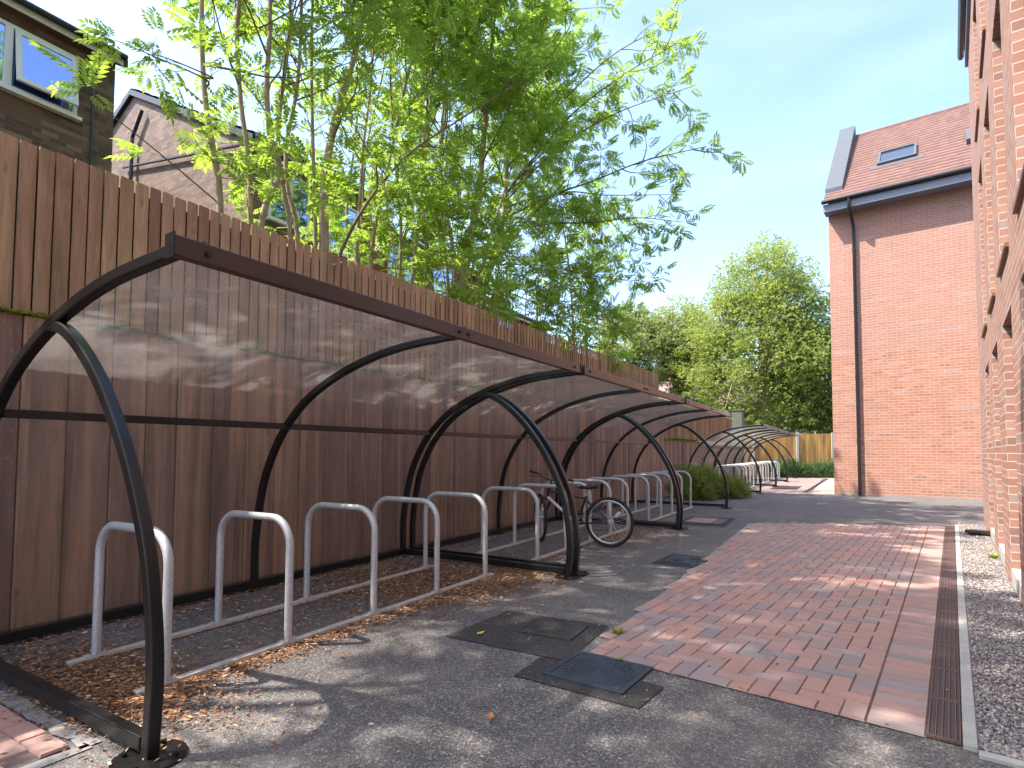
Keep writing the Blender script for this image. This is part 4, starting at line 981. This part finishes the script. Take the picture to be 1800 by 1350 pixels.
STEMS = [
('t1', -5.6, .038, [(3.41, 3.74), (3.32, 4.13), (3.25, 4.64), (3.21, 5.15), (3.14, 5.76)]),
('t2', -5.9, .036, [(3.96, 3.84), (3.88, 4.52), (3.81, 5.15), (3.76, 5.92), (3.73, 6.31)]),
('t3', -5.7, .039, [(3.97, 3.8), (4.1, 4.23), (4.16, 4.53), (4.07, 4.89), (3.97, 5.38), (3.98, 5.99), (4.03, 6.43)]),
('t3', -5.75, .034, [(4.35, 3.79), (4.27, 4.24), (4.22, 4.84), (4.24, 5.54), (4.29, 6.29), (4.31, 6.65)]),
('t3', -5.85, .032, [(4.53, 3.83), (4.43, 4.4), (4.41, 4.96), (4.49, 5.73), (4.53, 6.85)]),
('t4', -6.0, .068, [(5.11, 3.86), (5.05, 4.61), (5.16, 5.2), (5.34, 5.93), (5.55, 6.79), (5.77, 7.79)]),
('t4', -6.1, .03, [(5.01, 3.93), (4.99, 4.69), (4.99, 5.7), (4.93, 6.45), (4.88, 7.2)]),
('t5', -6.6, .035, [(6.24, 4.05), (6.27, 5.33), (6.37, 6.11), (6.54, 7.14), (6.57, 8.61)]),
('t5', -6.5, .04, [(6.42, 4.08), (6.55, 4.95), (6.89, 6.04), (7.15, 7.26), (7.45, 8.56), (7.53, 9.24)]),
('t6', -6.9, .036, [(7.58, 4.38), (7.51, 5.49), (7.37, 6.68), (7.31, 8.2), (7.43, 9.34)]),
('t6', -6.8, .041, [(7.75, 4.3), (7.94, 5.52), (8.08, 6.55), (8.17, 7.81), (8.2, 9.85)]),
('t6', -6.85, .049, [(8.35, 4.36), (8.21, 5.41), (8.25, 6.75), (8.35, 8.83), (8.42, 10.02)]),
('t7', -6.4, .098, [(8.7, 4.11), (8.91, 5.11), (9.29, 6.28), (9.5, 7.32), (9.57, 8.44), (9.71, 9.99)]),
('t7', -6.5, .044, [(8.69, 4.17), (8.53, 5.23), (8.3, 6.13), (8.22, 7.08), (8.35, 8.7)]),
('t8', -7.0, .088, [(10.3, 4.37), (10.75, 5.66), (11.28, 7.05), (11.47, 8.39), (11.65, 9.76)]),
('t8', -6.9, .049, [(10.0, 4.42), (10.43, 5.8), (11.44, 7.93), (12.2, 9.5)]),
('t9', -6.8, .085, [(15.6, 4.49), (15.87, 6.46), (16.32, 8.2)]),
('t9', -6.9, .05, [(14.82, 4.53), (14.63, 6.31), (14.3, 7.7)]),
('t5', -7.3, .028, [(6.75, 4.0), (6.7, 5.2), (6.85, 6.4), (6.9, 7.6)]),
('t5', -7.6, .03, [(7.2, 4.0), (7.35, 5.4), (7.4, 6.8), (7.7, 8.2)]),
('t6', -7.8, .03, [(8.6, 4.0), (8.75, 5.4), (8.8, 6.8), (8.75, 8.4)]),
('t6', -7.5, .026, [(8.1, 4.0), (8.25, 5.0), (8.6, 6.4), (8.8, 8.0)]),
('t7', -7.2, .036, [(9.4, 4.0), (9.3, 5.4), (9.1, 6.8), (9.2, 8.4)]),
('t7', -7.4, .03, [(9.9, 4.0), (10.0, 5.4), (10.3, 6.8), (10.4, 8.4)]),
('t8', -7.8, .036, [(11.2, 4.2), (11.5, 5.6), (12.1, 7.2), (12.5, 8.8)]),
('t8', -7.6, .03, [(12.0, 4.2), (12.0, 5.6), (12.2, 7.0), (12.2, 8.6)]),
('t9', -7.4, .04, [(13.6, 4.2), (13.7, 5.6), (14.0, 7.0), (14.0, 8.4)]),
]
TL = {'t1': ('single slim pale stem in front of the pink gable', 8.8, 1.0), 't2': ('slim grey-green stem just right of the pink gable end', 9.2, 1.0),
      't3': ('clump of three thin crossing stems above the fence', 9.6, 1.0), 't4': ('thick brown leaning trunk with a thin stem at its side', 10.2, 1.1),
      't5': ('slim pair of stems with a long dark limb leaning right', 10.4, 1.1), 't6': ('three close pale stems standing straight', 10.8, 1.1),
      't7': ('stout brown forked trunk in the middle of the row', 11.5, 1.35), 't8': ('tall trunk leaning right with a wide overhanging crown', 11.8, 1.45), 't9': ('farthest tree of the row with a slender pale trunk', 8.6, .95)}
nl = 0
for q, key in enumerate(TL):
    G = Grow(100+q); lab, zt, sp = TL[key]
    mine = [s_ for s_ in STEMS if s_[0] == key]
    for k, (_, X, r0, pts_) in enumerate(mine):
        P = [(X+.05*math.sin(j*1.7+k), y, z) for j, (y, z) in enumerate(pts_)]
        G.stem(P, r0, zt-rnd.uniform(0, .8)-(1.9 if pts_[-1][0] > 12.1 and key == 't8' else 0), nb=(4 if X < -7.1 else (int((zt-4.9)*(1.9 if 3 <= q <= 6 else 2.6)))), zb=4.9 if q < 3 else 5.3, dens=1.0, spread=sp, bias=(.28, .38 if q == 0 else (.12 if q == 1 else 0)), low=4)
    if key == 't1':
        G.limb([(-5.6, 3.34, 3.78), (-5.35, 2.62, 3.91), (-5.1, 2.17, 3.91), (-4.95, 1.95, 3.93)], .010, .3, 2, .25, .45)
        G.limb([(-5.6, 3.22, 4.98), (-5.33, 2.54, 4.73), (-5.17, 2.2, 4.58)], .013, .6, 4, .4, .3)
        G.limb([(-5.6, 3.28, 5.04), (-5.35, 2.7, 4.8), (-5.15, 2.45, 4.6)], .012, .7, 4, .35, .3)
    if key == 't5':
        G.limb([(-6.5, 5.70, 3.6), (-6.5, 5.86, 4.18), (-6.2, 6.12, 5.0), (-5.9, 6.66, 5.87), (-5.6, 7.44, 6.68), (-5.3, 8.38, 7.6), (-5.0, 9.57, 8.67)], .036, 1, 14, 1.0, .45)
    if key == 't8':
        G.limb([(-6.95, 11.1, 6.6), (-6.0, 11.7, 7.2), (-5.0, 11.9, 7.4), (-3.8, 11.8, 7.5), (-2.4, 11.5, 7.3)], .035, 1, 19, 1.1, .25)
        G.limb([(-6.95, 10.9, 6.2), (-5.9, 11.4, 6.4), (-4.9, 11.6, 6.3), (-3.9, 11.6, 6.2), (-2.9, 11.6, 5.9)], .028, 1, 15, 1.0, .3)
        G.limb([(-6.9, 10.6, 5.4), (-5.9, 11.3, 5.4), (-4.9, 11.6, 5.1), (-3.6, 11.8, 4.8)], .022, 1, 16, .9, .35)
        G.limb([(-6.9, 11.6, 8.3), (-5.8, 11.6, 9.2), (-4.4, 11.4, 9.8), (-3.0, 11.2, 9.9)], .03, 1, 16, 1.1, .25)
        G.limb([(-6.9, 10.4, 4.9), (-6.0, 11.2, 4.5), (-5.2, 12.0, 4.2), (-4.5, 12.6, 4.0)], .018, 1, 13, .8, .35)
        G.limb([(-6.9, 11.5, 7.6), (-5.6, 11.6, 8.8), (-4.2, 11.2, 9.1), (-2.8, 10.9, 9.2)], .03, 1, 16, 1.1, .3)
        G.limb([(-6.9, 11.3, 7.2), (-5.7, 11.3, 8.0), (-4.2, 11.1, 8.3), (-2.6, 11.0, 8.3)], .03, 1, 14, 1.0, .3)
        G.limb([(-6.9, 11.3, 7.0), (-5.7, 11.9, 7.3), (-4.7, 11.9, 7.0), (-3.2, 12.0, 6.7)], .026, 1, 15, 1.0, .3)
    for key2, P_ in (('t5', [(-6.3, 6.6, 4.1), (-5.4, 6.9, 3.9), (-4.6, 7.2, 3.35)]), ('t7', [(-6.3, 8.9, 4.3), (-5.4, 9.3, 4.0), (-4.6, 9.7, 3.4)]), ('t7', [(-6.4, 9.4, 4.6), (-5.5, 10.1, 4.4), (-4.7, 10.9, 3.7)]), ('t8', [(-6.9, 10.9, 4.6), (-5.7, 11.8, 4.1), (-4.6, 12.4, 3.3)])):
        if key2 == key: G.limb(P_, .012, .9, 8, .5, .45)
    if key == 't9':
        G.limb([(-6.8, 15.6, 6.4), (-5.9, 15.4, 6.7), (-5.2, 15.2, 6.5)], .02, 1, 10, .8, .3)
        G.limb([(-6.8, 15.4, 5.3), (-6.0, 15.0, 5.0), (-5.4, 14.7, 4.6)], .018, 1, 10, .8, .3)
    nl += G.build('ash-leaved tree behind the fence: '+lab, 'ash-leaved trees along the fence')
for q, (X, Y, h_, lab) in enumerate([(-6.0, 6.9, 5.2, 'under the long leaning limb'), (-5.8, 7.9, 4.9, 'below the three straight pale stems'),
                                   (-5.7, 9.6, 5.0, 'right of the stout forked trunk'), (-6.0, 11.6, 5.2, 'under the wide overhanging crown'), (-5.6, 13.2, 4.9, 'below the farthest trunk of the row'), (-8.6, 10.5, 6.5, 'farther back in front of the tile-hung house'), (-8.2, 7.6, 6.2, 'farther back in front of the pink gable house window')]):
    G = Grow(500+q)
    for k in range(3): G.stem([(X+.12*k, Y+.25*k-.25, 2.4), (X+.14*k, Y+.35*k-.3, 3.3), (X+.2*k, Y+.45*k-.4, 3.9)], .016, h_-.25*k, zb=3.05, dens=.75, spread=.5, bias=(.15, .1), nb=6)
    nl += G.build('leafy yellow-green sapling behind the fence '+lab, 'saplings along the fence', name='ash_sapling', cat='sapling')
# more of the same row, left of the frame: they shade the foreground
for q, (X, Y, lab) in enumerate([(-6.3, .4, 'nearest the camera at the left edge'), (-6.0, -1.2, 'left of the picture, shading the foreground'), (-6.3, -3.8, 'first of the row, behind the viewpoint')]):
    G = Grow(300+q)
    for k in range(2): G.stem([(X+.2*k, Y+.25*k, 3.8), (X+.15*k, Y+.1+.3*k, 5), (X+.2+.2*k, Y+.2+.4*k, 6.5)], .06, (9.2 if q == 0 else 10.6)-k, zb=6.4 if q == 0 else 4.8, dens=.85, spread=1.5 if q == 0 else 1.25, nb=17 if q == 0 else 12, bias=(.25, 0))
    nl += G.build('ash-leaved tree behind the fence: '+lab, 'ash-leaved trees along the fence')
print('compound leaves', nl)

def crown_tree(name, label, group, base, trunk_r, h, ell, n_clump, mat, size, seed, bark='bark', cat='tree', limbs=14, core=.55):
    """background tree: trunk, limbs and a crown of many leaf clumps gathered in lobes"""
    r = np.random.default_rng(seed); th = thing(name, label, cat, base, 0, group)
    tr = MB(); top = h*.8
    tr.tube([(0, 0, 0), (.1, .05, top*.3), (-.1, .1, top*.65), (.05, 0, top)], [trunk_r, trunk_r*.8, trunk_r*.5, trunk_r*.15], 9, caps=False)
    C = np.array(ell[0]); A = np.array(ell[1])
    rr = random.Random(seed)
    lob = []
    for k in range(limbs*5):
        a = r.normal(0, 1, 3); a /= np.linalg.norm(a); q = C+a*A*r.uniform(core, .98); 
        lob.append((q, r.uniform(.10, .24)*A.mean()))
    br = MB()
    for k in range(limbs):
        q = lob[k][0]; z0 = top*rr.uniform(.25, .8); m = Vector(((q[0])*.5, (q[1])*.5, max(z0, (z0+q[2])/2+.2)))
        br.tube([(0, 0, z0), m, tuple(q)], [trunk_r*.35, trunk_r*.2, trunk_r*.06], 5, caps=False)
    tr.build('trunk', M[bark], th, smooth=True, ang=80); br.build('branches', M[bark], th, smooth=True, ang=80)
    k = r.integers(0, len(lob), n_clump); LC = np.array([l[0] for l in lob]); LR = np.array([l[1] for l in lob])
    v = r.normal(0, 1, (n_clump, 3)); v /= np.linalg.norm(v, axis=1)[:, None]
    P = LC[k]+v*(LR[k]*r.uniform(.25, 1.08, n_clump)**.6)[:, None]*np.array([1.15, 1.15, .8])
    m = r.uniform(0, 1, n_clump) < .3
    e = r.normal(0, 1, (n_clump, 3)); e /= np.linalg.norm(e, axis=1)[:, None]
    P[m] = (C+e*A*(r.uniform(.3, 1, n_clump)**.5)[:, None])[m]
    D = r.normal(0, 1, (n_clump, 3)); D[:, 2] = D[:, 2]*.5-.1
    scatter_mesh('foliage', CLUMP_V, CLUMP_F, P, frames(D, np.tile([0, 0, 1.0], (n_clump, 1))+r.normal(0, .4, (n_clump, 3))), r.uniform(.7, 1.3, n_clump)*size, M[mat], None, th)
crown_tree('broadleaf_tree', 'big round light green tree behind the amber fence', 'background trees', (-5.0, 41, 0), .35, 16.2, ((0, 0, 8.2), (4.7, 4.7, 7.2)), 27000, 'leaf_far', 1.1, 21, limbs=34, core=.35)
crown_tree('broadleaf_tree', 'bushy light green tree low behind the brick block corner', 'background trees', (-1.2, 42.5, 0), .25, 11, ((0, 0, 5.5), (3.8, 3.6, 5.2)), 17000, 'leaf_far', 1.15, 22, limbs=22, core=.35)
crown_tree('broadleaf_tree', 'pale thin tree with dark slim trunk beyond the fence end', 'background trees', (-11.4, 44.2, 1), .16, 11.5, ((0, 0, 8.6), (2.9, 2.9, 3.8)), 8500, 'leaf_pale', 1.15, 23, limbs=18, core=.4)
crown_tree('broadleaf_tree', 'pale yellowish tree with sparse spring leaves left of the slim tree', 'background trees', (-14.5, 42.4, 1), .18, 11, ((0, 0, 7.9), (3.4, 3.0, 3.9)), 10500, 'leaf_pale', 1.15, 24, limbs=20, core=.4)
crown_tree('broadleaf_tree', 'small pale tree between the slim tree and the big round tree', 'background trees', (-9.6, 43.0, 1), .14, 8.5, ((0, 0, 6.4), (2.4, 2.2, 4.0)), 8000, 'leaf_far', 1.1, 25, limbs=14, core=.4)
for q, (x, y, z, a, h_, lab) in enumerate([(-7.6, 28.5, 1.4, 1.3, 2.3, 'dark green bush above the far fence end'), (-8.6, 33, 1.4, 1.7, 3.0, 'dark green bush below the slim pale tree'), (-10.5, 38, 1.4, 1.9, 3.2, 'dark bush half hiding the pinkish roof')]):
    crown_tree('garden_bush', lab, 'dark garden bushes', (x, y, z), .08, h_, ((0, 0, h_*.5), (a, a, h_*.5)), 3500, 'leaf_dark' if q else 'leaf_far', .9, 40+q, limbs=8, cat='bush')

# low shrubs
def shrub(name, label, group, base, a, b, h, n, mat, seed, size):
    r = np.random.default_rng(seed); rr = random.Random(seed); th = thing(name, label, 'shrub', base, 0, group)
    br = MB()
    for k in range(22):
        an = rr.uniform(0, 6.28); e = rr.uniform(.3, 1); br.tube([(0, 0, 0), (a*.5*e*math.cos(an), b*.5*e*math.sin(an), h*.45), (a*.9*e*math.cos(an), b*.9*e*math.sin(an), h*rr.uniform(.5, .9))], [.012, .008, .003], 4, caps=False)
    br.build('stems', M['twig'], th)
    u = r.uniform(0, 2*np.pi, n); q = r.uniform(0, 1, n)**.5; zz = r.uniform(.02, 1, n); rad = np.sqrt(np.clip(1-(zz*.92)**2.2, 0, 1))
    lump = 1+.20*np.sin(u*3+seed)+.17*np.sin(u*7+zz*6)+.12*np.sin(u*11+zz*9+seed)
    P = np.stack([a*q*rad*np.cos(u)*lump, b*q*rad*np.sin(u)*lump, h*zz*lump], 1)
    D = np.stack([np.cos(u)*.8, np.sin(u)*.8, .5+r.normal(0, .3, n)], 1)+r.normal(0, .45, (n, 3))
    scatter_mesh('foliage', SPR_V, SPR_F, P, frames(D, np.tile([0, 0, 1.0], (n, 1))+r.normal(0, .5, (n, 3))), r.uniform(.7, 1.3, n)*size, M[mat], None, th)
SPR_V, SPR_F = [], []
for k in range(6):
    x = .02+.018*k; sg = 1 if k % 2 else -1; i = len(SPR_V)
    SPR_V += [(x, 0, 0), (x+.03, sg*.012, .006), (x+.055, sg*.03, .012), (x+.02, sg*.016, .0)]; SPR_F.append((i, i+1, i+2, i+3))
SPR_V += [(0, -.004, 0), (.13, 0, .01), (0, .004, 0)]; SPR_F.append((24, 25, 26))
shrub('juniper_shrub', 'spreading dark and yellow green juniper shrub between the two shelter rows', None, (-3.5, 15.2, 0), .60, .72, .62, 5200, 'juniper', 5, 1.15)
shrub('juniper_shrub', 'low yellow-green juniper spilling towards the path in front of the far shelter', None, (-2.85, 15.9, 0), .42, .5, .42, 2400, 'juniper', 6, 1.1)
IV = ['at the foot of the left end of the amber fence', 'behind the last far shelter leg', 'right of the last far shelter leg', 'at the foot of the concrete fence post', 'between the two concrete fence posts', 'against the corner of the brick block']
for k in range(6):
    p = A0+ad.normalized()*(1.0+.78*k)+Vector((.35, -.75, 0))
    shrub('ivy_shrub', 'low leafy ground shrub '+IV[k], 'ground shrubs along the amber fence', (p.x, p.y, 0), .62, .55, .55+.1*math.sin(k*2.1), 1500, 'ivy', 60+k, 1.5)
def tuft(label, x, y, s, n, seed):
    r = random.Random(seed); b = MB()
    for _ in range(n):
        a = r.uniform(0, 6.28); l = s*r.uniform(.5, 1); d = Vector((math.cos(a), math.sin(a), 0)); pe = Vector((-d.y, d.x, 0))*.006; p0 = d*r.uniform(0, s*.3); p1 = p0+d*l*.5+Vector((0, 0, l*.6)); p2 = p0+d*l+Vector((0, 0, l*.5))
        b.quad(p0-pe, p0+pe, p1+pe*1.6, p1-pe*1.6); b.poly([p1-pe*1.6, p1+pe*1.6, p2])
    o = b.build('weed_tuft', M['moss']); o.location = (x, y, .01); tag(o, label, 'weed', 'small weeds')
p = bl(-.06, 2.35); tuft('yellow green weed in the gravel against the brick wall', p.x, p.y, .09, 26, 1)
p = bl(-.12, 4.1); tuft('tiny weed in the gravel in front of the floodlight', p.x, p.y, .05, 14, 2)
p = bl(-2.16, -2.72); tuft('small weed in the joint at the paving corner by the tarmac patch', p.x, p.y, .05, 16, 3)
p = bl(-1.93, -3.15); tuft('tiny weed at the front edge of the brick paving', p.x, p.y, .035, 12, 4)

# ------------------------------------------------------------------ camera
a, tl, rl = .5406, .0473, .0044
fw = Vector((-math.sin(a)*math.cos(tl), math.cos(a)*math.cos(tl), math.sin(tl)))
r0 = Vector((math.cos(a), math.sin(a), 0)); u0 = Vector((math.sin(a)*math.sin(tl), -math.cos(a)*math.sin(tl), math.cos(tl)))
rx = r0*math.cos(rl)+u0*math.sin(rl); ux = -r0*math.sin(rl)+u0*math.cos(rl)
cd = bpy.data.cameras.new('camera'); cam = bpy.data.objects.new('camera', cd); COL.objects.link(cam)
cd.sensor_fit = 'HORIZONTAL'; cd.sensor_width = 36; cd.lens = 36*1000.8/1800; cd.shift_y = 70.85/1800; cd.clip_start = .05; cd.clip_end = 1000
cam.matrix_world = Matrix(((rx.x, ux.x, -fw.x, 0), (rx.y, ux.y, -fw.y, 0), (rx.z, ux.z, -fw.z, 1.2), (0, 0, 0, 1)))
scn.camera = cam

# ------------------------------------------------------------------ light
el = R(55); az = math.atan2(.78, .63)                     # the light travels towards (+.78, +.63)
tv = Vector((math.sin(az)*math.cos(el), math.cos(az)*math.cos(el), -math.sin(el)))
sd_ = bpy.data.lights.new('sun', 'SUN'); sd_.energy = 3.0; sd_.angle = R(.53); sd_.color = (1, .93, .83)
so_ = bpy.data.objects.new('sun', sd_); COL.objects.link(so_); so_.rotation_euler = tv.to_track_quat('-Z', 'Y').to_euler(); so_.location = (-20, -15, 30)
wd = bpy.data.worlds.new('World'); scn.world = wd; wd.use_nodes = True; nt = wd.node_tree
bg = nt.nodes['Background']; sky = nt.nodes.new('ShaderNodeTexSky'); sky.sky_type = 'NISHITA'; sky.sun_disc = False
sky.sun_elevation = el; sky.sun_rotation = az+math.pi; sky.air_density = 1.0; sky.dust_density = 1.9; sky.ozone_density = 2.5; sky.altitude = 100
tc = nt.nodes.new('ShaderNodeTexCoord'); mp = nt.nodes.new('ShaderNodeMapping'); mp.inputs['Scale'].default_value = (1.2, 1.2, 4.5); nt.links.new(tc.outputs['Generated'], mp.inputs[0])
nz = nt.nodes.new('ShaderNodeTexNoise'); nz.inputs['Scale'].default_value = 1.6; nz.inputs['Detail'].default_value = 6; nz.inputs['Distortion'].default_value = .6; nt.links.new(mp.outputs[0], nz.inputs['Vector'])
cr = nt.nodes.new('ShaderNodeValToRGB'); cr.color_ramp.elements[0].position = .45; cr.color_ramp.elements[1].position = .8; cr.color_ramp.elements[1].color = (.3, .3, .3, 1); nt.links.new(nz.outputs[0], cr.inputs[0])
mx = nt.nodes.new('ShaderNodeMix'); mx.data_type = 'RGBA'; nt.links.new(cr.outputs[0], mx.inputs[0]); nt.links.new(sky.outputs[0], mx.inputs[6]); mx.inputs[7].default_value = (2.6, 2.9, 3.2, 1)
nt.links.new(mx.outputs[2], bg.inputs[0]); bg.inputs[1].default_value = .15
vs = scn.view_settings; vs.view_transform = 'Standard'; vs.look = 'None'; vs.gamma = 1; vs.exposure = 1.86
try:
    scn.cycles.use_denoising = True; scn.cycles.max_bounces = 10; scn.cycles.transparent_max_bounces = 16; scn.cycles.sample_clamp_indirect = 8
except Exception: pass
